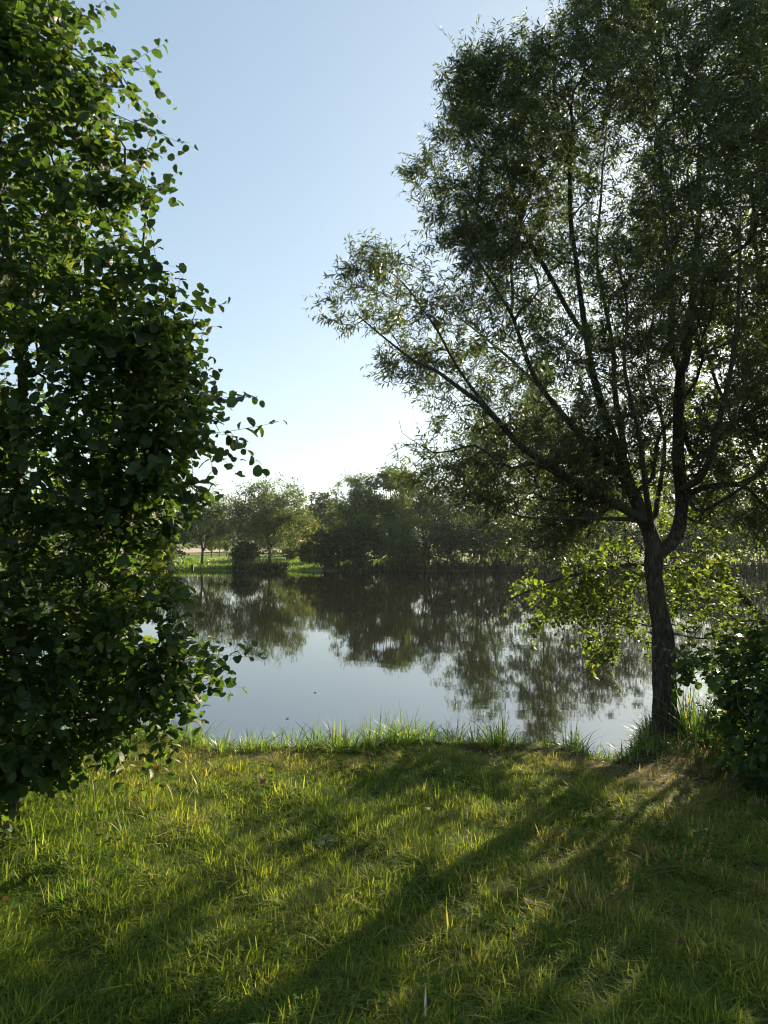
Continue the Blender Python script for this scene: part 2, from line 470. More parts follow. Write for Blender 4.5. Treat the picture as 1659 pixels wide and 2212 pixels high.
# ploughed field beyond the far bank
fx = np.linspace(-75, -7, 60); fy = np.linspace(100, 190, 40)
X3, Y3 = np.meshgrid(fx, fy); i = (np.arange(39)[:, None] * 60 + np.arange(59)[None]).ravel()
T3 = np.concatenate([np.stack([i, i + 1, i + 61], 1), np.stack([i, i + 61, i + 60], 1)])
o = link('field', tri_mesh('field', np.stack([X3.ravel(), Y3.ravel(), ground_h(X3, Y3).ravel() + .15], 1), T3), plain_mat('ploughed_soil', (.30, .235, .175), .95))
tag(o, 'bare pinkish brown field behind the far bank', kind='structure')

# ------------------------------------------------------------------ leaf templates
def alder_template(fold=.22, curl=.25, seed=0):
    r = np.random.default_rng(seed)
    t = [0, .12, .35, .6, .82, .97]; V = []; 
    w = [0, .24, .41, .45, .36, .13]
    def zz(x, y): return abs(x) * fold - curl * y * y
    mid = [(0, y, zz(0, y) - .01) for y in t]
    L = [(-w[k] * r.uniform(.92, 1.08), t[k] + .04, 0) for k in range(1, 6)]; Rr = [(w[k] * r.uniform(.92, 1.08), t[k] + .04, 0) for k in range(1, 6)]
    L = [(x, y, zz(x, y) + .025 * (-1) ** k) for k, (x, y, _) in enumerate(L)]; Rr = [(x, y, zz(x, y) + .025 * (-1) ** k) for k, (x, y, _) in enumerate(Rr)]
    V = mid + L + Rr + [(-.012, -.3, .03), (.012, -.3, .03)]
    T = []
    for base, flip in ((6, False), (11, True)):
        f = [(0, 1, base)]
        for k in range(4): f += [(k + 1, k + 2, base + k + 1), (k + 1, base + k + 1, base + k)]
        T += [(a, c, b) if flip else (a, b, c) for a, b, c in f]
    T += [(16, 17, 0)]
    V = np.array(V); 
    return V, np.array(T), V[:, :2].copy()

def alder_low(fold=.22, curl=.25):
    def q(x, y, k=0): return (x, y, abs(x) * fold - curl * y * y + k)
    V = np.array([q(0, 0), q(0, .5), q(0, .94)] + [q(-x, y, k) for x, y, k in ((.32, .2, .02), (.45, .6, -.02), (.22, .95, .02))] + [q(x, y, k) for x, y, k in ((.32, .2, -.02), (.45, .6, .02), (.22, .95, -.02))])
    T = [(0, 1, 3), (1, 4, 3), (1, 2, 4), (2, 5, 4)]
    T += [(a, c, b) for a, b, c in ((0, 1, 6), (1, 7, 6), (1, 2, 7), (2, 8, 7))]
    return V, np.array(T), V[:, :2].copy()

def willow_template(fold=.3, curl=.3):
    V = []
    for y, w in ((0, .0), (.25, .075), (.55, .085), (.82, .05), (1, 0)):
        z = -curl * y * y
        V += [(-w, y, z + w * fold * 2), (0, y, z), (w, y, z + w * fold * 2)]
    V = np.array(V); T = []
    for k in range(4):
        a = k * 3
        for q in (0, 1):
            if k < 3: T += [(a + q, a + q + 1, a + q + 4)] if k else []
            if k < 3: T += [(a + q, a + q + 4, a + q + 3)]
        if k == 0: T = [(1, 4, 3), (1, 5, 4)]
        if k == 3: T += [(a, a + 1, 13), (a + 1, a + 2, 13)]
    return V, np.array(T), V[:, :2].copy()

def lance2(w=.085):
    V = np.array([(0, 0, 0), (-w, .45, .03), (w, .45, .03), (0, 1, -.22)])
    return V, np.array([(0, 2, 1), (1, 2, 3)]), V[:, :2].copy()

def rhomb(w=.35):
    V = np.array([(0, 0, 0), (-w, .5, .12), (w, .5, .12), (0, 1, -.05)])
    return V, np.array([(0, 2, 1), (1, 2, 3)]), V[:, :2].copy()

def frames(d, up):
    """columns: side, along, normal"""
    d = norm(d); s = norm(np.cross(d, up)); n = np.cross(s, d)
    return np.stack([s, d, n], -1)

def scatter(tpl, pos, fr, size, rnd, acc):
    V, T, U = tpl; n = len(pos); k = len(V)
    W = np.einsum('nij,kj->nki', fr, V) * size[:, None, None] + pos[:, None]
    TT = (T[None] + (np.arange(n) * k)[:, None, None]).reshape(-1, 3)
    acc.add(W.reshape(-1, 3), TT, np.tile(U, (n, 1)), np.repeat(rnd, k))

def seen_order(pos):
    """indices of leaves inside the photographed view, nearest first"""
    c, s = math.cos(PITCH), math.sin(PITCH)
    x = pos[:, 0]; y = pos[:, 1]; z = pos[:, 2] - CAM[2]
    f = y * c + z * s; v = -y * s + z * c
    ok = (f > .3) & (np.abs(x / f) < .535) & (np.abs(v / f) < .71)
    d = np.where(ok, f, 1e6)
    o = np.argsort(d)
    return o[:int(ok.sum())]

def leaf_parts(root, base, tpls, mname, mt, pos, fr, size, keep):
    meshes = []
    for q, (V, T, U) in enumerate(tpls):
        me = tri_mesh(mname, V, T, U); me.materials.append(mt); meshes.append(me)
    for q, i in enumerate(keep):
        o = bpy.data.objects.new('leaf', meshes[q % len(meshes)])
        Mx = np.eye(4); Mx[:3, :3] = fr[i] * size[i]; Mx[:3, 3] = pos[i] - base
        o.parent = root
        o.matrix_basis = Matrix(Mx.tolist())
        COL.objects.link(o)

def twig_sides(r): return 12 if r > .06 else 8 if r > .025 else 5 if r > .008 else 3

def draw_skel(sk, root, base, limb_names, mt_big, mt_twig, big=.012, bump=.05, thick_name='branch', nbig=24, ridge=0.0, ridge_k=14):
    """limb chains and the thickest twigs become objects; the fine ones are one part"""
    fine = Acc(); cand = []
    for c, kd in zip(sk.chains, sk.kinds):
        P = sk.P[c]; R = sk.R[c].copy()
        if len(c) > 1: R[0] = min(R[0], R[1] * 1.25)
        if kd in ('trunk', 'limb'):
            a = Acc(); tube(a, P, R, ridge_k if kd == 'trunk' else twig_sides(R.max()) + 4, True, bump, ridge=ridge if kd == 'trunk' else 0)
            link(kd, a.mesh(kd, base), mt_big, root)
        else: cand.append((R.max(), P, R))
    cand.sort(key=lambda q: -q[0])
    for q, (r, P, R) in enumerate(cand):
        if q < nbig:
            a = Acc(); tube(a, P, R, twig_sides(r) + 1, True, bump * .5)
            link(thick_name, a.mesh(thick_name, base), mt_big, root)
        else: tube(fine, P, R, twig_sides(r), False, 0)
    return fine

def shoots_from(sk, rng, per, len_rng, spread=.7, up=.25, tail=.5, kinds=('twig',)):
    """shoot starts along the last stretch of every fine chain + the tip itself"""
    St, Dr, Ln = [], [], []
    for c, kd in zip(sk.chains, sk.kinds):
        if kd not in kinds: continue
        P = sk.P[c]; n = len(P)
        d = norm(P[-1] - P[max(0, n - 3)])
        St.append(P[-1]); Dr.append(d + np.array((0, 0, up * .5))); Ln.append(rng.uniform(*len_rng))
        m = rng.poisson(per)
        for _ in range(m):
            u = (1 - tail * rng.random()) * (n - 1); i = min(n - 2, int(u)); q = P[i] + (P[i + 1] - P[i]) * (u - i)
            dd = norm(P[i + 1] - P[i]) + rng.normal(0, spread, 3) + np.array((0, 0, up))
            St.append(q); Dr.append(dd); Ln.append(rng.uniform(*len_rng))
    return np.array(St), norm(np.array(Dr)), np.array(Ln)

def leaf_shoots(St, Dr, Ln, rng, spacing, size_rng, droop, open_, upn, fine, stem_r, t0=.08, flat=.6, tip_small=.6):
    """leaves alternate along each shoot; returns pos, frames, sizes"""
    n = len(St); cnt = np.maximum(2, (Ln / spacing).astype(int)); mx = cnt.max()
    k = np.arange(mx)[None]; ok = k < cnt[:, None]
    t = t0 + (1 - t0) * (k + .5 + rng.uniform(-.3, .3, (n, mx))) / cnt[:, None]
    si, ki = np.nonzero(ok); tt = t[si, ki]
    g = np.array((0, 0, -1.0)) * droop
    bend = rng.normal(0, .18, (n, 3)) + g
    pos = St[si] + Dr[si] * (Ln[si] * tt)[:, None] + bend[si] * (Ln[si] * tt ** 2)[:, None]
    tan = norm(Dr[si] + 2 * bend[si] * tt[:, None])
    rv = norm(rng.normal(0, 1, (n, 3)) * np.array((1, 1, .3)))
    side0 = norm(np.cross(Dr, np.where(np.abs(Dr[:, 2:3]) > .8, rv, np.array((0, 0, 1.0))[None])))
    side0 = norm(side0 + rng.normal(0, .35, (n, 3)))
    nor0 = np.cross(side0, Dr)
    sg = np.where(ki % 2 == 0, 1.0, -1.0)
    ang = rng.normal(0, 1, len(si)) * (1 - flat) * 1.6
    sd = side0[si] * (sg * np.cos(ang))[:, None] + nor0[si] * np.sin(ang)[:, None]
    d = norm(tan * (1 - open_) + sd * open_ + rng.normal(0, .16, (len(si), 3)) + np.array((0, 0, -droop * .8)))
    up = norm(np.array((0, 0, upn)) + rng.normal(0, .7, (len(si), 3)))
    fr = frames(d, up)
    size = rng.uniform(*size_rng, len(si)) * (1 - (1 - tip_small) * tt ** 3)
    m = 2; u = np.linspace(0, 1, m + 1)
    # stems, vectorised 3-sided tubes
    th = np.arange(3) * 2 * math.pi / 3
    P = St[:, None] + Dr[:, None] * (Ln[:, None] * u)[..., None] + bend[:, None] * (Ln[:, None] * u ** 2)[..., None]
    a = norm(np.cross(Dr, rng.normal(0, 1, (n, 3)))); b = np.cross(Dr, a)
    rr = stem_r * (1 - .65 * u)
    V = P[:, :, None] + rr[None, :, None, None] * (np.cos(th)[None, None, :, None] * a[:, None, None] + np.sin(th)[None, None, :, None] * b[:, None, None])
    i = np.arange(m)[:, None] * 3; j = np.arange(3)[None]; j2 = (j + 1) % 3
    A, B, C, D = (i + j).ravel(), (i + j2).ravel(), (i + 3 + j2).ravel(), (i + 3 + j).ravel()
    T = np.concatenate([np.stack([A, B, C], 1), np.stack([A, C, D], 1)])
    T = (T[None] + (np.arange(n) * (m + 1) * 3)[:, None, None]).reshape(-1, 3)
    fine.add(V.reshape(-1, 3), T)
    return pos, fr, size

# ================================================================== WILLOW (right)
def build_willow():
    rng = np.random.default_rng(11); Y0 = 6.3
    base = np.array((*at(1440, 1580, Y0 - .05)[:2], .34))
    root = empty('willow_tree', base)
    tag(root, 'slender-leaved willow with a leaning bare trunk at the edge of the lawn', 'tree')
    def L(pts, r0, r1, par, kind='limb', e=1.0):
        W = np.array([at(x, y, Y0 + d) for x, y, d in pts])
        if par is not None: W = np.concatenate([[sk.P[par]], W])
        W = smooth_path(W, .11)
        if par is not None: W = W[1:]
        u = np.linspace(0, 1, len(W))
        rr = (r0 + (r1 - r0) * u ** e) * (.86 - .12 * u)
        if len(W) > 6 and kind != 'trunk': W = W + np.array([[nz(w, 1.7, r0 * 50), nz(w, 1.7, 9 + r0), nz(w, 1.7, 19)] for w in W]) * .02
        return sk.path(W, -1 if par is None else par, rr, kind)
    sk = Skel()
    # trunk with a flare at the foot
    tp = [(1441, 1612, 0), (1439, 1572, 0), (1436, 1520, .0), (1434, 1460, .02), (1434, 1400, .03), (1431, 1356, .03), (1422, 1310, .02), (1416, 1270, .0), (1412, 1225, 0), (1413, 1190, 0)]
    W = smooth_path(np.array([at(x, y, Y0 + d) for x, y, d in tp]), .022)
    hh = W[:, 2] - W[0, 2]
    rr = np.interp(hh, [0, .12, .35, .7, .95, 1.25, 1.5, 1.8], [.17, .128, .108, .104, .096, .080, .074, .09])
    trunk = sk.path(W, -1, rr, 'trunk')
    fork = trunk[-1]
    ya = trunk[-3]
    # right-hand limb
    r1 = L([(1452, 1172, .02), (1469, 1132, .05), (1474, 1080, .07), (1468, 1007, .1), (1464, 920, .15), (1464, 846, .2), (1468, 800, .22)], .072, .058, ya)
    L([(1483, 755, .3), (1494, 663, .4), (1502, 541, .5), (1510, 420, .5), (1512, 280, .5)], .048, .012, r1[-1])
    L([(1452, 740, .15), (1450, 663, .1), (1444, 560, 0), (1430, 430, 0), (1425, 300, -.1)], .038, .010, r1[-1])
    L([(1500, 985, .3), (1560, 940, .5), (1620, 850, .7), (1665, 740, .9), (1700, 600, 1.0)], .03, .01, r1[16])
    L([(1500, 1100, -.2), (1560, 1080, -.5), (1640, 1020, -.8), (1720, 930, -1.0)], .026, .008, r1[10])
    # big left-hand stem carrying B, C, D
    st = L([(1404, 1160, .0), (1388, 1118, 0), (1366, 1062, .0), (1352, 1020, .0)], .085, .070, fork)
    C = L([(1330, 960, .05), (1306, 895, .1), (1284, 820, .1), (1269, 755, .15), (1256, 663, .2), (1247, 572, .2), (1233, 470, .2), (1228, 340, .2)], .058, .012, st[-1], e=.8)
    L([(1344, 960, .3), (1336, 907, .4), (1328, 830, .5), (1324, 755, .6), (1308, 663, .7), (1290, 541, .8), (1300, 400, .9), (1310, 260, .9)], .042, .010, st[-1], e=.8)
    B = L([(1318, 1006, -.1), (1280, 965, -.2), (1245, 931, -.3), (1196, 870, -.4), (1154, 810, -.5), (1123, 736, -.55), (1099, 675, -.6), (1050, 596, -.7), (1014, 541, -.7), (990, 460, -.7)], .048, .008, st[-2], e=.7)
    L([(1200, 620, .1), (1130, 480, .2), (1090, 340, .2), (1080, 200, .2)], .022, .008, C[len(C) * 4 // 9])
    L([(1106, 640, -.2), (1105, 560, -.1), (1120, 430, 0), (1150, 260, .1)], .018, .006, B[len(B) * 6 // 9])
    # low spreading limb A with the long left lobe
    A = L([(1398, 1148, -.05), (1384, 1129, -.1), (1352, 1105, -.15), (1296, 1073, -.25), (1237, 1038, -.35), (1185, 1003, -.45), (1132, 968, -.5), (1075, 907, -.55), (1036, 866, -.6)], .060, .030, fork, e=.8)
    L([(989, 834, -.6), (940, 800, -.6), (892, 779, -.6), (830, 730, -.6), (770, 680, -.6)], .022, .006, A[-1])
    L([(980, 780, -.4), (930, 690, -.3), (880, 620, -.2), (820, 570, -.2)], .018, .005, A[-3])
    L([(1150, 820, .2), (1060, 740, .4), (980, 680, .5), (900, 640, .5)], .020, .006, B[len(B) // 3])
    Fq = L([(1156, 1000, -.6), (1104, 1012, -.75), (1060, 985, -.8), (1022, 962, -.85), (975, 975, -.9), (934, 981, -.9)], .020, .007, A[len(A) * 5 // 9])
    L([(902, 958, -.9), (868, 966, -.9), (835, 985, -.9)], .0045, .002, Fq[-1])
    L([(868, 935, -.9), (862, 908, -.9)], .0035, .0015, Fq[-1])
    L([(1324, 1122, -.2), (1270, 1119, -.4), (1213, 1117, -.55), (1150, 1122, -.7), (1090, 1110, -.8), (1030, 1080, -.9)], .024, .006, A[4])
    # limbs leaning towards and away from the lawn
    L([(1400, 1080, -.5), (1385, 960, -.9), (1350, 800, -1.3), (1355, 660, -1.4), (1320, 520, -1.5)], .032, .008, st[2])
    L([(1420, 1080, .6), (1435, 940, 1.1), (1400, 800, 1.5), (1410, 660, 1.7), (1370, 520, 1.8)], .034, .008, st[2])
    L([(1520, 1020, -.6), (1560, 880, -1.1), (1590, 700, -1.4), (1600, 500, -1.5)], .04, .012, r1[8])
    poly = [(702, 690), (712, 620), (735, 560), (790, 520), (850, 520), (890, 545), (930, 520), (868, 480), (915, 440), (852, 395), (880, 330), (930, 285),
            (965, 250), (955, 170), (1000, 110), (1060, 115), (1110, 90), (1130, 40), (1190, 5), (1230, -120), (1420, -260), (1700, -300), (2050, -100), (2200, 300), (2150, 800),
            (1950, 1120), (1700, 1190), (1520, 1160), (1400, 1080), (1330, 1110), (1275, 1180), (1190, 1235), (1110, 1215), (1060, 1160), (1010, 1100),
            (920, 1075), (812, 1030), (830, 985), (905, 950), (915, 870), (870, 855), (800, 825), (745, 780)]
    def dens(p):
        # thin middle of the crown where the bare limbs show
        q = (p[2] - 2) / p[1] * 1522; px = 829 + p[0] / p[1] * 1522; py = 1184 - q
        d = 1.0
        if 1000 < px < 1420 and 560 < py < 900: d = .55
        if 1180 < px < 1400 and 560 < py < 700: d = .4
        if px < 1400 and py > 900: d = .8
        if 1180 < px < 1480 and py > 880: d = .95
        if px < 1150 and py > 1120: d = .25
        if 930 < px < 1010 and 530 < py < 620: d = .12
        if 780 < px < 900 and 860 < py < 1000: d = .15
        if 1480 < px and py > 900: d = .5
        if px < 1000 and py > 480: d = min(d, .55)
        if px < 1380 and py > -40: d *= .78
        if px > 1750 or py < -80: d = .45
        return d
    n0 = sk.n
    big = crown_points(poly, Y0, 260, rng, 1.9, .9, .15, dens=dens, inset=.2)
    for t in sorted(big, key=lambda q: np.linalg.norm(q - sk.P[fork])): sk.attach(t, rng, .30, .16, .2, .035, lo=len(trunk) + 4, kind='twig')
    tw = crown_points(poly, Y0, 6500, rng, 2.1, 1.0, .12, shell=.1, clump=.08, cf=1.3, dens=dens, inset=.08)
    for t in sorted(tw, key=lambda q: np.linalg.norm(q - sk.P[fork])): sk.attach(t, rng, .12, .17, .2, .015, lo=len(trunk) + 4)
    sk.radii(.0016, .42)
    fine = draw_skel(sk, root, base, None, M_bark, M_twig, nbig=60, ridge=.16, ridge_k=64)
    St, Dr, Ln = shoots_from(sk, rng, 1.8, (.14, .32), .55, .38, .7)
    pos, fr, size = leaf_shoots(St, Dr, Ln, rng, .0135, (.050, .085), .12, .62, .6, fine, .0016, flat=.1)
    r = rng.random(len(pos))
    o = link('twigs', fine.mesh('twigs', base), M_twig, root); o['kind'] = 'stuff'
    order = seen_order(pos); keep = order[:300]; msk = np.ones(len(pos), bool); msk[keep] = False
    a = Acc(); scatter(lance2(.105), pos[msk], fr[msk], size[msk], r[msk], a)
    o = link('foliage', a.mesh('foliage', base), M_willow, root); o['kind'] = 'stuff'
    leaf_parts(root, base, [willow_template(.3, .2), willow_template(.2, .35)], 'willow_leaf', M_willow, pos, fr, size, keep)
    print('willow leaves', len(pos), 'chains', len(sk.chains), 'nodes', sk.n)
build_willow()

# ================================================================== ALDERS
def build_alder(name, label, cat, Y0, basept, stems, poly, nbig, ntw, Tmax, seed, leaf=(.045, .088), nparts=300, clump=.5, dens=None, per=2.6, shootlen=(.16, .3), spacing=.036, tk=1.2, tt0=.2, stemr=(.05, .012), hang=0.0, mt=None, extra=()):
    rng = np.random.default_rng(seed)
    base = np.array(basept, float); root = empty(name, base); tag(root, label, cat)
    sk = Skel(40000)
    for q, s in enumerate(stems):
        W = smooth_path(np.array(s, float), .12)
        W = W + np.array([[nz(w, 1.3, q + 1), nz(w, 1.3, q + 5), 0] for w in W]) * .08 * np.minimum(1, np.arange(len(W)) / 6)[:, None]
        u = np.linspace(0, 1, len(W)); sk.path(W, -1, stemr[0] * (1 - .12 * (q > 0)) * (1 - u) + stemr[1] * u, 'trunk')
        sk.L[:sk.n] *= 1
    c0 = np.mean([s[len(s) // 2] for s in stems], 0)
    big = crown_points(poly, Y0, nbig, rng, Tmax, tk, tt0, dens=dens, inset=.06)
    rt = sk.P[0]
    for t in sorted(big, key=lambda q: np.hypot(*(q - c0)[:2])): sk.attach(t, rng, .25, .16, -.05 - hang, .03)
    tw = crown_points(poly, Y0, ntw, rng, Tmax, tk, tt0, shell=.35, clump=clump, cf=1.6, dens=dens, seed=seed * .37, inset=.02)
    for t in sorted(tw, key=lambda q: np.hypot(*(q - c0)[:2])): sk.attach(t, rng, .15, .15, 0 - hang, .02)
    for A_, B_, k_ in extra:                     # sprays that reach out of the crown
        A_, B_ = np.array(A_), np.array(B_)
        sk.attach(A_, rng, .1, .12, -.05, .02); sk.attach(B_, rng, .0, .1, .05, .01, dirw=.6)
        for u in rng.uniform(.0, .95, k_): sk.attach(A_ + (B_ - A_) * u + rng.normal(0, .07, 3), rng, 0, .1, 0, .01)
    sk.radii(.0019, .42)
    fine = draw_skel(sk, root, base, None, M_bark2, M_bark2, nbig=30)
    St, Dr, Ln = shoots_from(sk, rng, per, shootlen, .6, .05 - hang, .75)
    pos, fr, size = leaf_shoots(St, Dr, Ln, rng, spacing, leaf, .10, .72, 2.0, fine, .0018, flat=.55, tip_small=.6)
    r = rng.random(len(pos)) ** 1.2 * .98
    o = link('twigs', fine.mesh('twigs', base), M_bark2, root); o['kind'] = 'stuff'
    order = seen_order(pos); keep = order[:nparts]; msk = np.ones(len(pos), bool); msk[keep] = False
    a = Acc(); tp = [alder_template(.25, .3, 1), alder_template(.5, .1, 2), alder_template(.12, .45, 3)]
    for q, kx in enumerate((.88, .76, 1.0)):
        tp[q][0][:, 0] *= kx
    w = rng.integers(0, 3, len(pos)); near = np.zeros(len(pos), bool); near[order[:nparts + 3000]] = True
    lo_ = [alder_low(.25, .3), alder_low(.5, .1), alder_low(.12, .45)]
    for q, kx in enumerate((.88, .76, 1.0)): lo_[q][0][:, 0] *= kx
    for q in range(3):
        s_ = msk & (w == q) & near
        scatter(tp[q], pos[s_], fr[s_], size[s_], r[s_], a)
        s_ = msk & (w == q) & ~near
        scatter(lo_[q], pos[s_], fr[s_], size[s_], r[s_], a)
    o = link('foliage', a.mesh('foliage', base), mt or M_alder, root); o['kind'] = 'stuff'
    leaf_parts(root, base, tp, 'alder_leaf', mt or M_alder, pos, fr, size, keep)
    print(name, 'leaves', len(pos), 'chains', len(sk.chains))

# left alder
b = at(60, 1650, 4.4); bx_, by_ = -2.45, 4.5
ALL = [(-420, 1640), (-500, 800), (-420, -300), (-200, -420), (40, -250), (170, -60), (190, 40), (185, 90), (225, 110), (225, 140), (265, 138), (275, 190), (262, 240), (310, 280), (300, 330),
       (270, 380), (315, 398), (305, 470), (300, 520), (385, 562), (330, 600), (320, 650), (400, 690), (468, 672), (440, 735), (476, 790), (400, 830), (512, 862), (440, 900), (502, 935), (470, 975), (400, 985),
       (468, 1040), (400, 1062), (372, 1110), (420, 1140), (380, 1180), (432, 1235), (350, 1262), (415, 1320), (352, 1370), (380, 1400), (484, 1408), (470, 1475), (390, 1490), (372, 1530), (402, 1572), (330, 1610), (300, 1660), (300, 1700), (180, 1740), (0, 1760), (-250, 1740)]
ALL = [(x - (48 if y > 150 else 62) if x > 100 else x, y - ((75 if x > 100 else 20) if y > 1600 else 0)) for x, y in ALL]
g0 = float(ground_h(bx_, by_))
build_alder('alder_bush', 'tall round-leaved alder bush filling the left side down to the grass', 'bush', 4.3, (bx_, by_, g0),
            [[(bx_, by_, g0 - .1), (bx_ + .1, by_, 1.5), (bx_ + .05, by_ + .1, 3.2), (bx_ - .1, by_ + .1, 4.6), (bx_ - .1, by_, 5.4)],
             [(bx_ + .12, by_ - .1, g0 - .1), (bx_ + .35, by_ + .2, 1.4), (bx_ + .5, by_ + .3, 2.8), (bx_ + .6, by_ + .3, 4.0), (bx_ + .6, by_ + .3, 4.8)],
             [(bx_ - .15, by_ + .05, g0 - .1), (bx_ - .5, by_ + .1, 1.4), (bx_ - .7, by_ + .1, 3.2), (bx_ - .9, by_, 4.8)],
             [(bx_, by_ + .15, g0 - .1), (bx_ + .4, by_ + .6, 1.5), (bx_ + .5, by_ + .8, 3.2), (bx_ + .6, by_ + .8, 4.8)]],
            ALL, 160, 2700, 1.25, 21, per=2.0, clump=.12, dens=lambda p: .9 if p[2] < 2.3 else .58, stemr=(.04, .006),
            extra=[(at(px - 150, py + dy, Yd), at(px - 40, py, Yd - .05), 8) for px, py, dy, Yd in
                   [(500, 864, 25, 4.3), (462, 676, 40, 4.5), (466, 790, 10, 4.2), (494, 936, 0, 4.0), (462, 1042, -10, 4.1), (470, 1412, 20, 4.2), (462, 1470, 0, 4.3), (366, 282, 40, 4.3), (330, 132, 60, 4.4),
                    (378, 562, 20, 4.1), (366, 402, 40, 4.3), (424, 1236, 10, 4.2), (408, 1322, 0, 4.0), (230, 36, 60, 4.3), (395, 1572, 0, 4.3), (415, 1140, 0, 4.5)]])

# right alder behind the willow
RA = [(1066, 1292), (1120, 1245), (1200, 1232), (1245, 1225), (1225, 1180), (1240, 1100), (1300, 1010), (1390, 950), (1450, 880), (1470, 800), (1460, 740), (1500, 600), (1530, 420), (1600, 250), (1700, 60), (1950, -60), (2350, 100), (2500, 700), (2300, 1250),
      (1950, 1330), (1740, 1330), (1650, 1425), (1580, 1385), (1500, 1392), (1470, 1350), (1420, 1400), (1330, 1350), (1300, 1440), (1268, 1425), (1275, 1350), (1200, 1345), (1140, 1370), (1120, 1320)]
bx2, by2 = 5.0, 8.3; g2 = float(ground_h(bx2, by2))
build_alder('alder_tree', 'dark alder with round sunlit leaves reaching over the water behind the willow trunk', 'tree', 7.9, (bx2, by2, g2),
            [[(bx2, by2, g2 - .1), (bx2 - .2, by2 - .1, 1.6), (bx2 - .3, by2 - .2, 3.4), (bx2 - .5, by2, 5.2), (bx2 - .5, by2, 7.6)],
             [(bx2 - .05, by2, g2 - .1), (bx2 - .15, by2 + .2, 1.6), (bx2 - .4, by2 + .3, 2.8), (bx2 - 1.0, by2 + .2, 4.2), (bx2 - 1.4, by2, 5.6)],
             [(bx2 - .1, by2, g2), (bx2 - .9, by2 - .1, 1.5), (bx2 - 2.0, by2 - .2, 1.8), (bx2 - 3.0, by2 - .4, 1.66), (bx2 - 3.6, by2 - .4, 1.42)]],
            RA, 160, 2300, 1.5, 33, mt=M_alder2, leaf=(.036, .070), per=2.0, clump=.6, stemr=(.055, .01), extra=[((2.9, 7.8, 1.72), (1.5, 7.9, 1.47), 26), ((2.6, 7.6, 1.5), (1.75, 7.6, 1.25), 14), ((2.7, 7.7, 1.3), (2.25, 7.7, .72), 16)])

# shrub at the right edge
RS = [(1515, 1425), (1560, 1405), (1600, 1400), (1640, 1375), (1750, 1340), (1950, 1320), (2100, 1400), (2100, 1700), (1800, 1760), (1600, 1700), (1530, 1650), (1490, 1600), (1478, 1550), (1530, 1530), (1540, 1480), (1500, 1478), (1488, 1440)]
b3 = (3.15, 5.2, float(ground_h(3.15, 5.2)))
build_alder('alder_shrub', 'low shaded broad-leaved shrub at the right edge beside the willow trunk', 'shrub', 5.1, b3,
            [[(3.15, 5.2, b3[2] - .05), (3.1, 5.2, .8), (2.95, 5.1, 1.3)], [(3.2, 5.25, b3[2] - .05), (3.5, 5.3, .9), (3.7, 5.3, 1.5)], [(3.1, 5.15, b3[2] - .05), (2.7, 5.0, .6), (2.5, 5.0, .9)]],
            RS, 40, 520, .7, 45, leaf=(.04, .085), per=2.2, stemr=(.02, .006), clump=.2)

# ================================================================== GRASS
def blade(acc, p, az, lean, h, w, seg, rng, rnd=0.0, curl=1.0, twist=.3):
    u = np.linspace(0, 1, seg + 1)
    fw = lean * h * (u ** 2 * curl + u * .25); up = h * (u - .5 * min(1.7, lean) * u ** 2.2) / (1 + .3 * lean)
    d = np.array((math.cos(az), math.sin(az))); s = np.array((-d[1], d[0], 0))
    s = s * math.cos(twist) + np.array((d[0], d[1], 0)) * math.sin(twist)
    C = np.stack([p[0] + d[0] * fw, p[1] + d[1] * fw, p[2] + up], 1)
    ww = w * .5 * np.minimum(1, (1.02 - u) * 2.2)
    V = np.concatenate([C[:-1] - s * ww[:-1, None], C[:-1] + s * ww[:-1, None], C[-1:]])
    n = seg; T = []
    for i in range(n - 1): T += [(i, n + i, n + i + 1), (i, n + i + 1, i + 1)]
    T += [(n - 1, 2 * n - 1, 2 * n)]
    acc.add(V, T, None, rnd)

def tuft_mesh(name, rng, nb, h, w, R, lean, seg=4, mt=None):
    a = Acc()
    for _ in range(nb):
        r = R * math.sqrt(rng.random()); th = rng.uniform(0, 6.283)
        az = th + rng.normal(0, .9)
        blade(a, (r * math.cos(th), r * math.sin(th), -.01), az, max(.12, rng.normal(*lean)), h * rng.uniform(.5, 1.02), w * rng.uniform(.7, 1.3), seg, rng, rng.random(), 1.0, rng.uniform(-.8, .8))
    me = a.mesh(name); me.materials.append(mt)
    return me

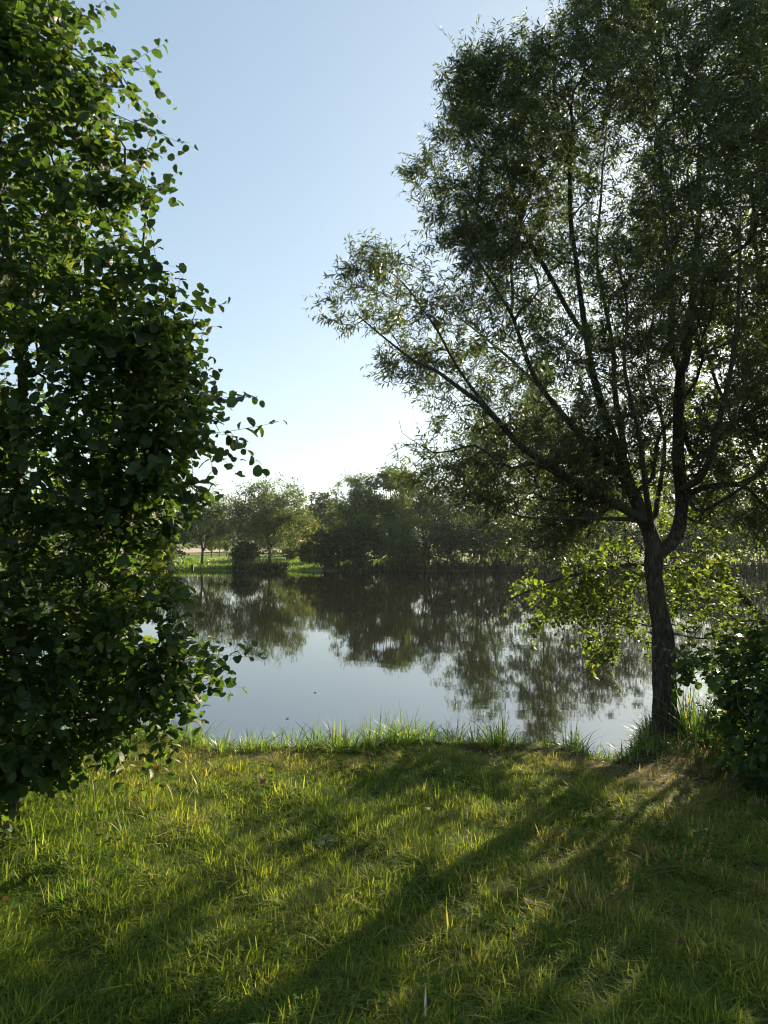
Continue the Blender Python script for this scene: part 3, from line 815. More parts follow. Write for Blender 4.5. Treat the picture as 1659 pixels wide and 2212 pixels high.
def gn_scatter(name, pts, rotz, tilt, scale, idx, rndcol, meshes, mt):
    me = bpy.data.meshes.new(name)
    me.vertices.add(len(pts)); me.vertices.foreach_set('co', np.asarray(pts, np.float32).ravel())
    def attr(n, ty, key, v):
        a = me.attributes.new(n, ty, 'POINT'); a.data.foreach_set(key, np.asarray(v, np.float32 if ty != 'INT' else np.int32).ravel())
    attr('rot', 'FLOAT_VECTOR', 'vector', np.stack([tilt[:, 0], tilt[:, 1], rotz], 1))
    attr('scl', 'FLOAT_VECTOR', 'vector', scale)
    attr('idx', 'INT', 'value', idx)
    attr('rnd', 'FLOAT', 'value', rndcol)
    o = bpy.data.objects.new(name, me); COL.objects.link(o); me.materials.append(mt)
    ng = bpy.data.node_groups.new(name, 'GeometryNodeTree')
    ng.interface.new_socket('Geometry', in_out='INPUT', socket_type='NodeSocketGeometry')
    ng.interface.new_socket('Geometry', in_out='OUTPUT', socket_type='NodeSocketGeometry')
    gi = ng.nodes.new('NodeGroupInput'); go = ng.nodes.new('NodeGroupOutput')
    ip = ng.nodes.new('GeometryNodeInstanceOnPoints'); ip.inputs['Pick Instance'].default_value = True
    g2i = ng.nodes.new('GeometryNodeGeometryToInstance')
    for q, tm in enumerate(reversed(meshes)):
        ob = bpy.data.objects.new('tuft_source', tm)
        oi = ng.nodes.new('GeometryNodeObjectInfo'); oi.inputs['Object'].default_value = ob; oi.inputs['As Instance'].default_value = True
        ng.links.new(oi.outputs['Geometry'], g2i.inputs[0])
    def na(n, ty):
        x = ng.nodes.new('GeometryNodeInputNamedAttribute'); x.data_type = ty; x.inputs['Name'].default_value = n; return x
    ng.links.new(gi.outputs[0], ip.inputs['Points']); ng.links.new(g2i.outputs[0], ip.inputs['Instance'])
    ng.links.new(na('idx', 'INT').outputs['Attribute'], ip.inputs['Instance Index'])
    er = ng.nodes.new('FunctionNodeEulerToRotation'); ng.links.new(na('rot', 'FLOAT_VECTOR').outputs['Attribute'], er.inputs[0])
    ng.links.new(er.outputs[0], ip.inputs['Rotation'])
    ng.links.new(na('scl', 'FLOAT_VECTOR').outputs['Attribute'], ip.inputs['Scale'])
    ng.links.new(ip.outputs[0], go.inputs[0])
    md = o.modifiers.new('scatter', 'NODES'); md.node_group = ng
    return o

def grass_mat(name):
    """colour runs with the tuft's own dryness (instance attribute) and each blade's shade"""
    m, nt, out = mat(name)
    ai = N(nt, 'ShaderNodeAttribute'); ai.attribute_type = 'INSTANCER'; ai.attribute_name = 'rnd'
    ab = N(nt, 'ShaderNodeAttribute'); ab.attribute_name = 'rnd'
    c1 = ramp(nt, ai.outputs['Fac'], [(0, (.085, .14, .026)), (.3, (.15, .205, .030)), (.5, (.21, .245, .040)), (.7, (.24, .235, .065)), (.85, (.27, .235, .095)), (1, (.31, .27, .16))])
    c2 = ramp(nt, ab.outputs['Fac'], [(0, (.6, .66, .7)), (.8, (1.15, 1.12, 1.0)), (.93, (1.35, 1.22, 1.15)), (1, (1.8, 1.6, 1.6))])
    mu = N(nt, 'ShaderNodeMix', data_type='RGBA', blend_type='MULTIPLY'); mu.inputs['Factor'].default_value = 1
    nt.links.new(c1, mu.inputs['A']); nt.links.new(c2, mu.inputs['B'])
    p = N(nt, 'ShaderNodeBsdfPrincipled', Roughness=.6); p.inputs['Specular IOR Level'].default_value = .22
    nt.links.new(mu.outputs['Result'], p.inputs['Base Color'])
    tm = N(nt, 'ShaderNodeMix', data_type='RGBA', blend_type='MULTIPLY'); tm.inputs['Factor'].default_value = 1
    nt.links.new(mu.outputs['Result'], tm.inputs['A']); tm.inputs['B'].default_value = (1.9, 1.95, .75, 1)
    tr = N(nt, 'ShaderNodeBsdfTranslucent'); nt.links.new(tm.outputs['Result'], tr.inputs[0])
    ms = N(nt, 'ShaderNodeMixShader'); ms.inputs[0].default_value = .48
    nt.links.new(p.outputs[0], ms.inputs[1]); nt.links.new(tr.outputs[0], ms.inputs[2]); nt.links.new(ms.outputs[0], out.inputs[0])
    return m

def build_lawn():
    rng = np.random.default_rng(5); mt = grass_mat('lawn_grass')
    ms = [tuft_mesh('grass_tuft', rng, 18, .075, .0034, .045, (1.05, .55), 4, mt) for _ in range(4)]
    ms += [tuft_mesh('grass_tuft', rng, 12, .11, .0046, .035, (1.2, .6), 5, mt) for _ in range(3)]
    ms += [tuft_mesh('grass_tuft', rng, 20, .06, .003, .055, (1.6, .5), 4, mt) for _ in range(3)]
    n = 165000
    x = rng.uniform(-6.5, 6.5, n); y = rng.uniform(.7, 7.0, n)
    vis = (np.abs(x) < .56 * y + 1.3) & (y < near_edge(x) + .10)
    x, y = x[vis], y[vis]; n = len(x)
    big = wob(x, y, 1.4, .7); sml = wob(x, y, 6.0, 1.9); fine = wob(x, y, 17, .3)
    e = near_edge(x) - y
    dens = .8 + .5 * sml - .55 * (e < .45) * (fine > -.3)
    k = rng.random(n) < np.clip(dens, .25, 1); x, y, big, sml, fine, e = x[k], y[k], big[k], sml[k], fine[k], e[k]; n = len(x)
    left = sst(1.2, 3.2, -x)                       # longer grass towards the alder
    right = sst(.2, 2.6, x + .1 * big)             # trodden, dry grass towards the willow
    shore = sst(1.5, .3, e) 
    dry = np.clip(.30 + .24 * big + .22 * sml + .17 * fine + .36 * right * (y > 2.9) + .26 * shore - .22 * left + rng.normal(0, .19, n) - .05 * sst(3.4, 2.2, y), 0, 1)
    sc0 = np.clip(.95 + .35 * sml + .22 * fine + .45 * left - .25 * right - .30 * shore, .4, 2.0) * rng.uniform(.75, 1.3, n)
    idx = np.where(rng.random(n) < .07 + .32 * left + .15 * (sml > .4), rng.integers(4, 7, n), np.where(rng.random(n) < .30 + .5 * shore + .3 * right, rng.integers(7, 10, n), rng.integers(0, 4, n)))
    z = ground_h(x, y)
    sc3 = np.stack([sc0 * 1.05, sc0 * 1.05, sc0 * rng.uniform(.8, 1.2, n)], 1)
    o = gn_scatter('lawn_grass', np.stack([x, y, z], 1), rng.uniform(0, 6.283, n), rng.normal(0, .16, (n, 2)), sc3, idx, dry, ms, mt)
    tag(o, 'shaggy green grass covering the near bank', 'grass', kind='stuff')
    print('tufts', n)
build_lawn()

def build_weeds():
    rng = np.random.default_rng(15); ms = []
    for q in range(3):
        a = Acc()
        for k in range(5):
            r = rng.uniform(0, .05); th = rng.uniform(0, 6.28); c = np.array((r * math.cos(th), r * math.sin(th), rng.uniform(.02, .055)))
            for j in range(3):
                d = np.array((math.cos(th + j * 2.1), math.sin(th + j * 2.1), .25)); V, T, U = alder_low(.2, .2)
                scatter((V, T, U), c[None], frames(d[None], np.array([[0, 0, 1.0]])), np.array([rng.uniform(.009, .017)]), np.array([rng.random()]), a)
        me = a.mesh('clover'); ms.append(me)
    mt = leaf_mat('clover_leaf', [(0, (.06, .11, .022)), (1, (.10, .15, .03))], (1.6, 1.8, .8), .45, .9, .05)
    for me in ms: me.materials.append(mt)
    n = 5000; x = rng.uniform(-4.5, 4.5, n); y = rng.uniform(1.2, 6.1, n)
    k = (np.abs(x) < .56 * y + .8) & (y < near_edge(x) - .1) & (wob(x, y, 1.9, 4.0) + .4 * wob(x, y, 6, 1) > .25); x, y = x[k], y[k]; n = len(x)
    o = gn_scatter('clover', np.stack([x, y, ground_h(x, y)], 1), rng.uniform(0, 6.28, n), rng.normal(0, .2, (n, 2)), np.repeat(rng.uniform(.8, 1.5, n)[:, None], 3, 1), rng.integers(0, 3, n), rng.random(n), ms, mt)
    tag(o, 'low clover leaves growing in patches through the lawn', 'ground cover', kind='stuff')
    a = Acc(); n = 240; x = rng.uniform(-2.5, 4.2, n); y = rng.uniform(1.8, 6.1, n); z = ground_h(x, y) + rng.uniform(.01, .05, n)
    scatter(lance2(.14), np.stack([x, y, z], 1), frames(norm(rng.normal(0, 1, (n, 3)) * (1, 1, .3)), norm(rng.normal(0, .5, (n, 3)) + (0, 0, 1))), rng.uniform(.03, .07, n), rng.random(n) * .99, a)
    o = link('leaf_litter', a.mesh('leaf_litter'), M_dead); tag(o, 'tiny dry brown leaves scattered in the lawn', 'leaf litter', kind='stuff')
build_weeds()

# long grass and sedge along the water's edge
def sedge_tuft(acc, p, rng, nb, h, R=.07, lean=(.6, .35), w=.0075):
    for _ in range(nb):
        r = R * math.sqrt(rng.random()); th = rng.uniform(0, 6.283)
        blade(acc, (p[0] + r * math.cos(th), p[1] + r * math.sin(th), p[2] - .03), th + rng.normal(0, .7), abs(rng.normal(*lean)), h * rng.uniform(.5, 1.15), w * rng.uniform(.6, 1.3), 6, rng, rng.random(), 1, rng.uniform(-.9, .9))

def build_bank():
    rng = np.random.default_rng(8); a = Acc()
    for x in np.arange(-4.6, 4.5, .021):
        px = 829.5 + x / 6.25 * 1522
        h = np.interp(px, [300, 420, 560, 640, 700, 900, 1060, 1090, 1130, 1210, 1290, 1320, 1400, 1470, 1500, 1600], [.30, .20, .17, .22, .26, .24, .27, .22, .09, .16, .14, .06, .14, .22, .40, .45])
        xx = x + rng.normal(0, .05); yy = float(near_edge(xx)) + rng.uniform(-.26, .12)
        sedge_tuft(a, (xx, yy, float(ground_h(xx, yy))), rng, rng.integers(14, 28) if h > .12 else 7, h * 1.35 * rng.uniform(.5, 1.15), .06)
    for _ in range(230):   # scattered on the lawn and round the willow foot
        xx = rng.uniform(1.9, 4.2); yy = rng.uniform(5.6, 7.0)
        if yy > near_edge(xx) + .05: continue
        sedge_tuft(a, (xx, yy, float(ground_h(xx, yy))), rng, 8, rng.uniform(.10, .24), .06)
    for _ in range(90):   # down the little bank by the willow foot
        xx = rng.uniform(1.6, 2.9); yy = rng.uniform(5.75, 6.6)
        if yy > near_edge(xx) + .25 or abs(xx - 2.43) + abs(yy - 6.25) < .12: continue
        sedge_tuft(a, (xx, yy, float(ground_h(xx, yy))), rng, 12, rng.uniform(.08, .2), .07)
    for _ in range(150):  # uncut grass under the alder
        xx = rng.uniform(-4.2, -1.2); yy = rng.uniform(3.3, 5.8)
        sedge_tuft(a, (xx, yy, float(ground_h(xx, yy))), rng, 9, rng.uniform(.14, .30), .06, (.4, .25), .005)
    o = link('bank_grass', a.mesh('bank_grass'), M_sedge)
    tag(o, 'long arching grass fringing the water', 'grass', kind='stuff')
    spots = [(1072, 6.12, .42, 'bright green grass tuft standing tallest on the bank edge left of the bare gap', 34),
             (1235, 6.05, .34, 'dark grass clump on the bank between the water gap and the willow', 60),
             (1275, 6.02, .26, 'thin reddish-stemmed grass clump leaning right over the small white inlet', 26),
             (735, 6.15, .34, 'spiky grass tuft rising from the middle left of the bank fringe', 26),
             (800, 6.12, .36, 'arching grass tuft in the middle of the bank fringe with bent tips', 40),
             (1475, 6.2, .62, 'tall upright sedge close against the right of the willow trunk', 46),
             (1500, 5.95, .55, 'broad-bladed yellow-green sedge just right of the willow trunk', 30),
             (1575, 6.6, .75, 'dark rushes in front of the water by the right edge', 70)]
    for px, yy, h, lb, nb in spots:
        xx = (px - 829.5) / 1522 * yy; zz = float(ground_h(xx, yy)); a = Acc()
        sedge_tuft(a, (0, 0, 0), rng, nb, h, .09, (.33, .22), .0075)
        o = link('sedge_tuft', a.mesh('sedge_tuft'), M_sedge); o.location = (xx, yy, zz)
        tag(o, lb, 'grass tuft', 'tall grass tufts on the bank')
build_bank()

# single long blades standing out of the lawn
def lone(px, py, h, az, lean, label, mt, name='grass_blade', w=.007, cat='grass blade', nb=1):
    rng = np.random.default_rng(int(px)); 
    Yg = (2.0 - .33) / max(.05, (py - 1184) / 1522.0)
    for _ in range(3): 
        q = at(px, py, Yg); Yg *= 1 + (q[2] - float(ground_h(q[0], Yg))) / max(.3, (2 - q[2]))
    q = at(px, py, Yg); a = Acc()
    for k in range(nb): blade(a, (0.01 * k, 0, -.02), az + .5 * k, lean * (1 + .3 * k), h * (1 - .15 * k), w, 8, rng, .3, 1, .2)
    o = link(name, a.mesh(name), mt); o.location = (q[0], q[1], float(ground_h(q[0], q[1]))); tag(o, label, cat)
lone(930, 1962, .26, 2.6, .55, 'single long arching green blade in the middle of the foreground lawn', M_sedge, nb=2)
lone(918, 2205, .15, 1.3, .1, 'upright grey-white dry grass blade at the bottom of the foreground', M_pale, w=.009)
lone(1208, 2010, .11, .4, .9, 'pale folded straw blade bent over right of the foreground centre', M_pale, nb=2, w=.008)
lone(1313, 1792, .05, 1.5, .2, 'tiny white dry tip sticking out of shaded grass right of centre', M_pale, w=.009)

def ground_leaf(px, py, label, mt, size, name='fallen_leaf', cat='leaf', up=.03, rot=0.0, zfix=None, tilt=.3, tpl=None):
    Yg = (2.0 - (.33 if zfix is None else zfix)) / ((py - 1184) / 1522.0)
    q = at(px, py, Yg); z = float(ground_h(q[0], q[1])) + up if zfix is None else zfix
    V, T, U = tpl or alder_template(.3, .3, int(px))
    o = link(name, tri_mesh(name, V, T, U), mt); o.scale = (size,) * 3; o.location = (q[0], q[1], z); o.rotation_euler = (tilt, tilt * .5, rot)
    tag(o, label, cat)
ground_leaf(1120, 1925, 'curled reddish-brown dead leaf lying in the grass right of centre', M_dead, .075, rot=1.1)
ground_leaf(1137, 1945, 'smaller brown dead leaf touching the curled one in the grass', M_dead, .05, rot=-.6)
ground_leaf(927, 1752, 'small whitish crumpled leaf in the middle of the lawn', M_pale, .04, rot=.4, up=.05)
ground_leaf(200, 1905, 'orange-brown leaf scrap in the sunny grass at the left', M_dead, .04, rot=.4, up=.05)
ground_leaf(562, 1700, 'dark dried leaf standing on edge in the sunlit grass left of centre', M_dead, .06, rot=.4, up=.06, tilt=1.2)
for q, (px, py, lb) in enumerate([(680, 1492, 'small brown leaf floating on the pale open water farther out'), (625, 1546, 'tiny leaf floating on the water nearest the bank')]):
    ground_leaf(px, py, lb, M_dead, .045, 'floating_leaf', 'leaf', rot=q * 1.4, zfix=.006, tilt=.02)

# broad-leaved seedling on the bank in front of the inlet
def seedling(px, Yd, h, n, size, label, mt, name='bank_seedling', cat='plant', seed=1):
    rng = np.random.default_rng(seed); x = (px - 829.5) / 1522 * Yd; z = float(ground_h(x, Yd)); r = empty(name, (x, Yd, z)); tag(r, label, cat)
    a = Acc(); top = np.array((.02, 0, h)); tube(a, [(0, 0, -.02), (.01, 0, h * .5), top], [.003, .0025, .0015], 5); link('stem', a.mesh('stem'), M_twig, r)
    tpl = alder_template(.2, .2, 5); me = tri_mesh('seedling_leaf', *tpl); me.materials.append(mt)
    for k in range(n):
        az = k * 2.4 + rng.uniform(-.3, .3); zz = h * (.35 + .65 * k / max(1, n - 1))
        o = bpy.data.objects.new('leaf', me); o.parent = r; o.location = (.012, 0, zz); o.scale = (size * rng.uniform(.7, 1.1),) * 3
        o.rotation_euler = (rng.uniform(.1, .7), 0, az); COL.objects.link(o)
seedling(1352, 5.95, .13, 5, .06, 'small broad-leaved seedling at the water gap left of the willow foot', M_alder, seed=2)
seedling(700, 3.95, .09, 8, .07, 'dark broad-leaved weed rosette in the lawn left of centre', M_alder, 'broadleaf_weed', seed=3)
seedling(1570, 5.0, .3, 9, .09, 'dull green leafy nettle-like plant low beside the shrub', M_alder, 'leafy_weed', seed=4)

# ================================================================== FAR SHORE
def far_tree(name, label, cat, px, Yd, top, wpx, kind, seed, shape='round', leaves=9000, bottom=None, size=.17, stems=5, group=None, skew=0.0, off=0.0):
    """px,top,wpx: where the crown shows; Yd distance"""
    rng = np.random.default_rng(seed)
    c = at(px, 1184, Yd); x0 = c[0]; z0 = float(ground_h(x0, Yd)); H = at(px, top, Yd)[2] - z0; Wd = wpx / 1522 * Yd
    root = empty(name, (x0, Yd, z0)); tag(root, label, cat, group)
    lowf = .12 if bottom is None else bottom
    sk = Skel(9000); base = np.zeros(3)
    R0 = max(.05, H * .018)
    if shape in ('round', 'fan'):
        th = H * (.12 if shape == 'fan' else .2)
        t = sk.path(smooth_path([(0, 0, -.2), (.05 * skew, 0, th * .5), (.12 * skew, 0, th)], .4), -1, None, 'trunk')
        for s in range(stems):
            a = s / stems * 6.283 + rng.uniform(-.4, .4); sp = rng.uniform(.45, .9) * Wd * .33
            e = np.array((math.cos(a) * sp + skew * .25 * Wd, math.sin(a) * sp, H * rng.uniform(.6, .85)))
            mid = np.array((e[0] * .45, e[1] * .45, th + (e[2] - th) * .4))
            sk.path(smooth_path([sk.P[t[-1]], mid, e], .5)[1:], t[-1], None, 'limb')
    else:
        t = sk.path(smooth_path([(0, 0, -.2), (.1, 0, H * .5), (0, 0, H * .93)], .5), -1, None, 'trunk')
    pts = []; n = int(90 + leaves / 60)
    while len(pts) < n:
        v = rng.normal(0, 1, 3); v /= np.linalg.norm(v); r = rng.random() ** .38
        p = v * r
        lump = 1 + .28 * nz(v, 1.7, seed * 1.7) + .22 * nz(v, 4.0, seed * .9)
        p = p * lump
        zz = (p[2] + 1) / 2
        if shape == 'poplar': ww = .5 * (1 - .55 * zz)
        elif shape == 'bush': ww = .5
        else: ww = .5
        q = np.array((p[0] * Wd * ww / .5 * .5, p[1] * Wd * ww / .5 * .5, H * (lowf + (1 - lowf) * zz)))
        q[0] += skew * Wd * .25 * zz
        if shape == 'fan' and nz(q, .55, seed) < -.12: continue
        pts.append(q)
    pts = np.array(pts)
    for q in sorted(pts, key=lambda q: np.linalg.norm(q - sk.P[t[-1]] * .6)): sk.attach(q, rng, .3, .7, .15, .06, lo=1)
    sk.radii(.012 if H > 5 else .008, .46)
    fine = Acc()
    for cidx, kd in zip(sk.chains, sk.kinds):
        P = sk.P[cidx]; R = sk.R[cidx]
        if kd in ('trunk', 'limb'):
            a = Acc(); tube(a, P, R, 7, True, .05); link(kd, a.mesh(kd), M_farbark, root)
        else: tube(fine, P, R, 3, False)
    o = link('twigs', fine.mesh('twigs'), M_farbark, root); o['kind'] = 'stuff'
    per = int(leaves * 1.2) // len(pts)
    sg = Wd * .024 + .13
    tw = rng.uniform(.5, 1.5, len(pts))
    cnt = (per * tw).astype(int)
    ctr = np.repeat(pts, cnt, 0); m_ = len(ctr)
    pos = ctr + rng.normal(0, 1, (m_, 3)) * np.array((1, 1, .75)) * sg * np.repeat(rng.uniform(.6, 1.5, len(pts)), cnt)[:, None]
    pos[:, 2] = np.maximum(pos[:, 2], .05)
    d = norm(rng.normal(0, 1, (m_, 3)) + np.array((0, 0, -.2))); up = norm(rng.normal(0, .8, (m_, 3)) + np.array((0, 0, 1)))
    a = Acc(); scatter(rhomb(.3 if kind in (0, 2) else .42), pos, frames(d, up), rng.uniform(.6, 1.3, m_) * size * 1.25, np.clip(np.repeat(rng.random(len(pts)), cnt) * .5 + rng.random(m_) * .5, 0, .99), a)
    o = link('foliage', a.mesh('foliage'), M_far[kind], root); o['kind'] = 'stuff'
    return root

FT = far_tree
# left of the view, partly hidden by the alder bush
FT('shore_tree', 'grey-green tree hidden mostly by the alder bush at the far left shore', 'tree', 60, 66, 1085, 170, 0, 101, 'round', 6000)
FT('shore_tree', 'dark bushy tree on the far shore showing between the alder twigs', 'tree', 215, 66, 1075, 170, 3, 102, 'round', 7000)
FT('shore_bush', 'low dark thicket at the far shore just right of the alder bush', 'bush', 330, 65, 1130, 150, 1, 103, 'bush', 6000, .02)
FT('willow_tree', 'grey-green willow with a leaning forked trunk left of the big round willow', 'tree', 437, 67, 1070, 150, 0, 104, 'round', 9500, .26, stems=5, skew=.35, group='willows on the far shore')
FT('willow_tree', 'big round grey-green willow standing alone in the middle of the far bank', 'tree', 583, 67, 1040, 168, 0, 105, 'round', 17000, .14, stems=7, group='willows on the far shore')
FT('shore_bush', 'dense dark bush at the left foot of the big round willow', 'bush', 528, 65.5, 1172, 58, 3, 106, 'bush', 3200, .02)
FT('willow_tree', 'yellow-green drooping willow peeping out right behind the big round one', 'tree', 652, 78, 1108, 92, 2, 107, 'round', 6000, .10, group='willows on the far shore')
FT('shore_bush', 'small ochre bush on the grass right of the big round willow', 'bush', 668, 68, 1165, 52, 4, 108, 'bush', 3200, .02)
FT('shore_bush', 'small green bush behind the ochre one at the grass edge', 'bush', 632, 74, 1160, 40, 3, 109, 'bush', 1800, .02)
FT('distant_tree', 'bluish tall tree beyond the gap right of the big willow', 'tree', 697, 105, 1060, 84, 1, 110, 'round', 7000, .08, size=.24)
FT('distant_tree', 'lower rounded tree beyond the gap in front of the bluish one', 'tree', 722, 92, 1095, 60, 3, 111, 'round', 4500, .06, size=.2)
FT('fan_willow', 'tall willow with a fan of thin bare stems right of the meadow gap', 'tree', 768, 68, 1030, 120, 0, 112, 'fan', 9000, .34, stems=9)
FT('fan_willow', 'tall dark-topped willow whose stems rise left of the hanging near twigs', 'tree', 850, 69, 1005, 120, 3, 113, 'fan', 9500, .3, stems=8)
FT('fan_willow', 'spreading shaded willow leaning over the far water with arching stems', 'tree', 925, 66, 1015, 140, 0, 114, 'fan', 9500, .25, stems=8)
FT('poplar_tree', 'very tall green poplar rising behind the willow crown', 'tree', 1170, 70, 760, 170, 3, 115, 'poplar', 17000, .06)
FT('shore_tree', 'tall dark tree left of the poplar behind the near willow twigs', 'tree', 1040, 69, 900, 170, 3, 116, 'round', 15000, .08)
FT('shore_tree', 'tall dark tree right of the poplar behind the willow limbs', 'tree', 1290, 68, 905, 170, 1, 117, 'round', 14000, .08)
FT('shore_tree', 'grey-green tree seen through the fork of the near willow', 'tree', 1420, 69, 975, 150, 0, 118, 'round', 10000, .08)
FT('shore_tree', 'dark tree on the far shore right of the near willow trunk', 'tree', 1560, 68, 990, 170, 3, 119, 'round', 9000, .06)
FT('shore_tree', 'dark tree on the far shore at the right edge of the view', 'tree', 1720, 66, 960, 190, 1, 120, 'round', 7000, .06)
bl = ['dark waterside bush below the meadow gap edge', 'shaded bush under the fan of bare willow stems', 'rounded dark bush at the foot of the dark-topped willow', 'yellowish lit bush low under the arching willow stems',
      'dark bush at the foot of the left tall tree', 'black-green bush beneath the poplar', 'dark bush between the poplar and the near willow trunk', 'dark thicket seen left of the near willow trunk', 'dark thicket seen right of the near willow trunk', 'dark thicket at the far right waterside']
for q, (px, top, w, kd, lf) in enumerate([(712, 1140, 80, 1, 4500), (775, 1120, 100, 1, 5500), (850, 1125, 100, 3, 5500), (885, 1168, 80, 2, 3500), (965, 1120, 130, 1, 6000), (1080, 1115, 150, 1, 6000), (1200, 1120, 150, 1, 6000), (1320, 1125, 150, 1, 5500), (1470, 1120, 170, 1, 5500), (1640, 1110, 190, 1, 5000)]):
    FT('waterside_bush', bl[q], 'bush', px, 62.6 - .02 * q, top, w, kd, 130 + q, 'bush', lf, .02)
for q, (px, top, lb) in enumerate([(456, 1168, 'left of the three slim young trees'), (473, 1163, 'middle of the three slim young trees'), (489, 1170, 'right of the three slim young trees')]):
    FT('young_tree', lb + ' before the pinkish field', 'tree', px, 84, top, 13, 3, 150 + q, 'poplar', 500, .4, size=.16, group='young trees before the field')

# far woods, reeds and meadow growth
def far_stuff():
    rng = np.random.default_rng(77)
    a = Acc(); ctr = []
    for _ in range(420):
        d = rng.uniform(200, 420); px = rng.uniform(-500, 2200); x = (px - 829) / 1522 * d; z = float(ground_h(x, d)); h = rng.uniform(7, 13)
        ctr.append((x, d, z + h * .5, h))
    for _ in range(150):
        d = rng.uniform(176, 196); px = rng.uniform(-500, 2200); x = (px - 829) / 1522 * d; z = float(ground_h(x, d)); h = rng.uniform(5, 9)
        ctr.append((x, d, z + h * .5, h))
    ctr = np.array(ctr); n = 95
    v = norm(rng.normal(0, 1, (len(ctr), n, 3))) * rng.uniform(.6, 1, (len(ctr), n, 1))
    P = ctr[:, None, :3] + v * ctr[:, None, 3:4] * np.array((.55, .55, .55)); P = P.reshape(-1, 3); m_ = len(P)
    scatter(rhomb(.45), P, frames(norm(rng.normal(0, 1, (m_, 3))), norm(rng.normal(0, .6, (m_, 3)) + (0, 0, 1))), rng.uniform(.7, 1.5, m_), rng.random(m_), a)
    o = link('distant_woodland', a.mesh('distant_woodland'), M_wood); tag(o, 'hazy wooded rise on the skyline beyond the field', 'woodland', kind='stuff')
    a = Acc()
    for _ in range(8500):
        u = rng.random(); x = rng.uniform(-14, 42) if u < .75 else rng.uniform(-14, -8.5); 
        px = 829 + x / 62 * 1522
        meadow = (440 < px < 500) or (625 < px < 700)
        if meadow and rng.random() < .985: continue
        y = float(far_edge(x)) + rng.uniform(-.35, .6); h = rng.uniform(.5, 1.3)
        if 500 < px < 625: y += rng.uniform(0, 2.5); h *= .9
        if px > 700: y += rng.uniform(-.5, 1.2); h *= 1.1
        blade(a, (x, y, 0.0), rng.uniform(0, 6.28), abs(rng.normal(.15, .15)), h, .05, 2, rng, rng.random())
    o = link('reeds', a.mesh('reeds'), M_reed); tag(o, 'brown-green reeds along the foot of the far bank', 'reeds', kind='stuff')
    a = Acc()
    for _ in range(9000):
        x = rng.uniform(-22, 2); df = 14 * rng.random() ** 1.6; y = float(far_edge(x)) + .2 + df
        z = float(ground_h(x, y)); blade(a, (x, y, z), rng.uniform(0, 6.28), abs(rng.normal(.4, .3)), rng.uniform(.15, .4), .06, 2, rng, rng.random() * .88)
    o = link('meadow_grass', a.mesh('meadow_grass'), M_sedge); tag(o, 'sunlit rough grass on the far bank', 'grass', kind='stuff')
far_stuff()

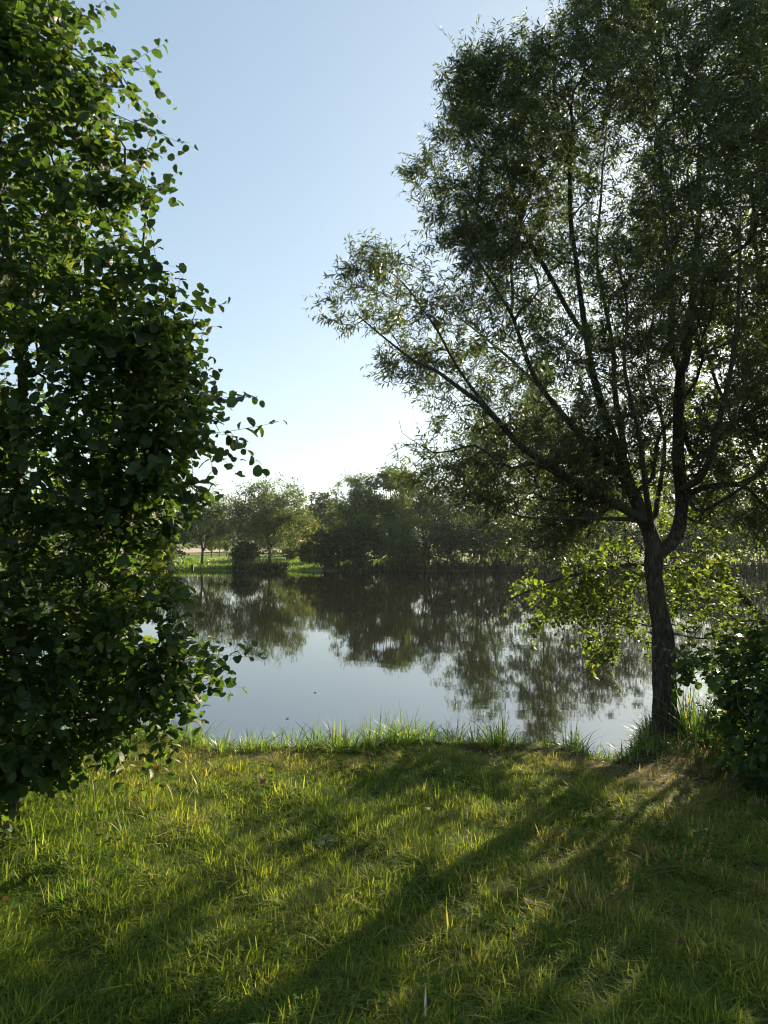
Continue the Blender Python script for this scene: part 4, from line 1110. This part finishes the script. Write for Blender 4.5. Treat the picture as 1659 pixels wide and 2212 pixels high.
# pylon and power lines on the rise
def pylon(px, D, top, label):
    c = at(px, 1184, D); z0 = float(ground_h(c[0], D)); H = at(px, top, D)[2] - z0
    r = empty('pylon', (c[0], D, z0)); tag(r, label, 'pylon')
    a = Acc(); w = 2.6
    for sx in (-1, 1):
        for sy in (-1, 1): 
            b = Acc(); tube(b, [(sx * w, sy * w, -.5), (sx * .6, sy * .6, H * .72), (sx * .1, sy * .1, H)], [.16, .12, .08], 4, True); link('leg', b.mesh('leg'), M_steel, r)
    for k in range(9):
        z1 = H * .08 * k; z2 = H * .08 * (k + 1); f = lambda z: w + (.6 - w) * min(1, z / (H * .72))
        for s1, s2 in (((-1, -1), (1, -1)), ((1, -1), (1, 1)), ((1, 1), (-1, 1)), ((-1, 1), (-1, -1))):
            tube(a, [(s1[0] * f(z1), s1[1] * f(z1), z1), (s2[0] * f(z2), s2[1] * f(z2), z2)], [.07, .07], 3, False)
    o = link('bracing', a.mesh('bracing'), M_steel, r); o['kind'] = 'stuff'
    for k, (zf, hw) in enumerate(((.72, 5), (.82, 6.2), (.92, 4))):
        b = Acc(); tube(b, [(-hw, 0, H * zf), (0, 0, H * (zf + .03)), (hw, 0, H * zf)], [.1, .16, .1], 4, True); link('crossarm', b.mesh('crossarm'), M_steel, r)
    return np.array((c[0], D, z0)), H
p1, H1 = pylon(461, 350, 1040, 'steel lattice pylon on the skyline above the left willow')
c = at(800, 1184, 640); p2 = np.array((c[0], 640, float(ground_h(c[0], 640)))); H2 = 26.0
a = Acc()
for zf, hw in ((.72, 5), (.72, -5), (.82, 6.2), (.82, -6.2), (.92, 4), (.92, -4)):
    A_ = p1 + (hw, 0, H1 * zf); B_ = p2 + (hw, 0, H2 * zf); u = np.linspace(0, 1, 16)[:, None]
    W = A_ + (B_ - A_) * u; W[:, 2] -= (4 * 7 * u * (1 - u))[:, 0]
    tube(a, W, np.full(16, .05), 3, False)
o = link('power_lines', a.mesh('power_lines', p1), plain_mat('aluminium_cable', (.2, .2, .21), .6)); o.location = p1
tag(o, 'thin power lines sagging right from the pylon over the trees', 'power line', kind='stuff')
print('tris', sum(len(m_.polygons) for m_ in bpy.data.meshes))

# ------------------------------------------------------------------ air
a = Acc()
c0, c1 = np.array((-700., -60., -2.6)), np.array((700., 720., 48.))
V = np.array([[(c0, c1)[i][0], (c0, c1)[j][1], (c0, c1)[k][2]] for i in (0, 1) for j in (0, 1) for k in (0, 1)])
Fq = [(0, 1, 3), (0, 3, 2), (4, 6, 7), (4, 7, 5), (0, 4, 5), (0, 5, 1), (2, 3, 7), (2, 7, 6), (0, 2, 6), (0, 6, 4), (1, 5, 7), (1, 7, 3)]
hm = bpy.data.materials.new('haze'); hm.use_nodes = True; hm.node_tree.nodes.clear()
pv = hm.node_tree.nodes.new('ShaderNodeVolumePrincipled'); ho = hm.node_tree.nodes.new('ShaderNodeOutputMaterial')
pv.inputs['Color'].default_value = (.86, .92, 1, 1); pv.inputs['Density'].default_value = .0002; pv.inputs['Anisotropy'].default_value = .35
hm.node_tree.links.new(pv.outputs[0], ho.inputs['Volume'])
o = link('haze', tri_mesh('haze', V, Fq, smooth=False), hm); tag(o, 'faint evening haze over the lake', kind='stuff')
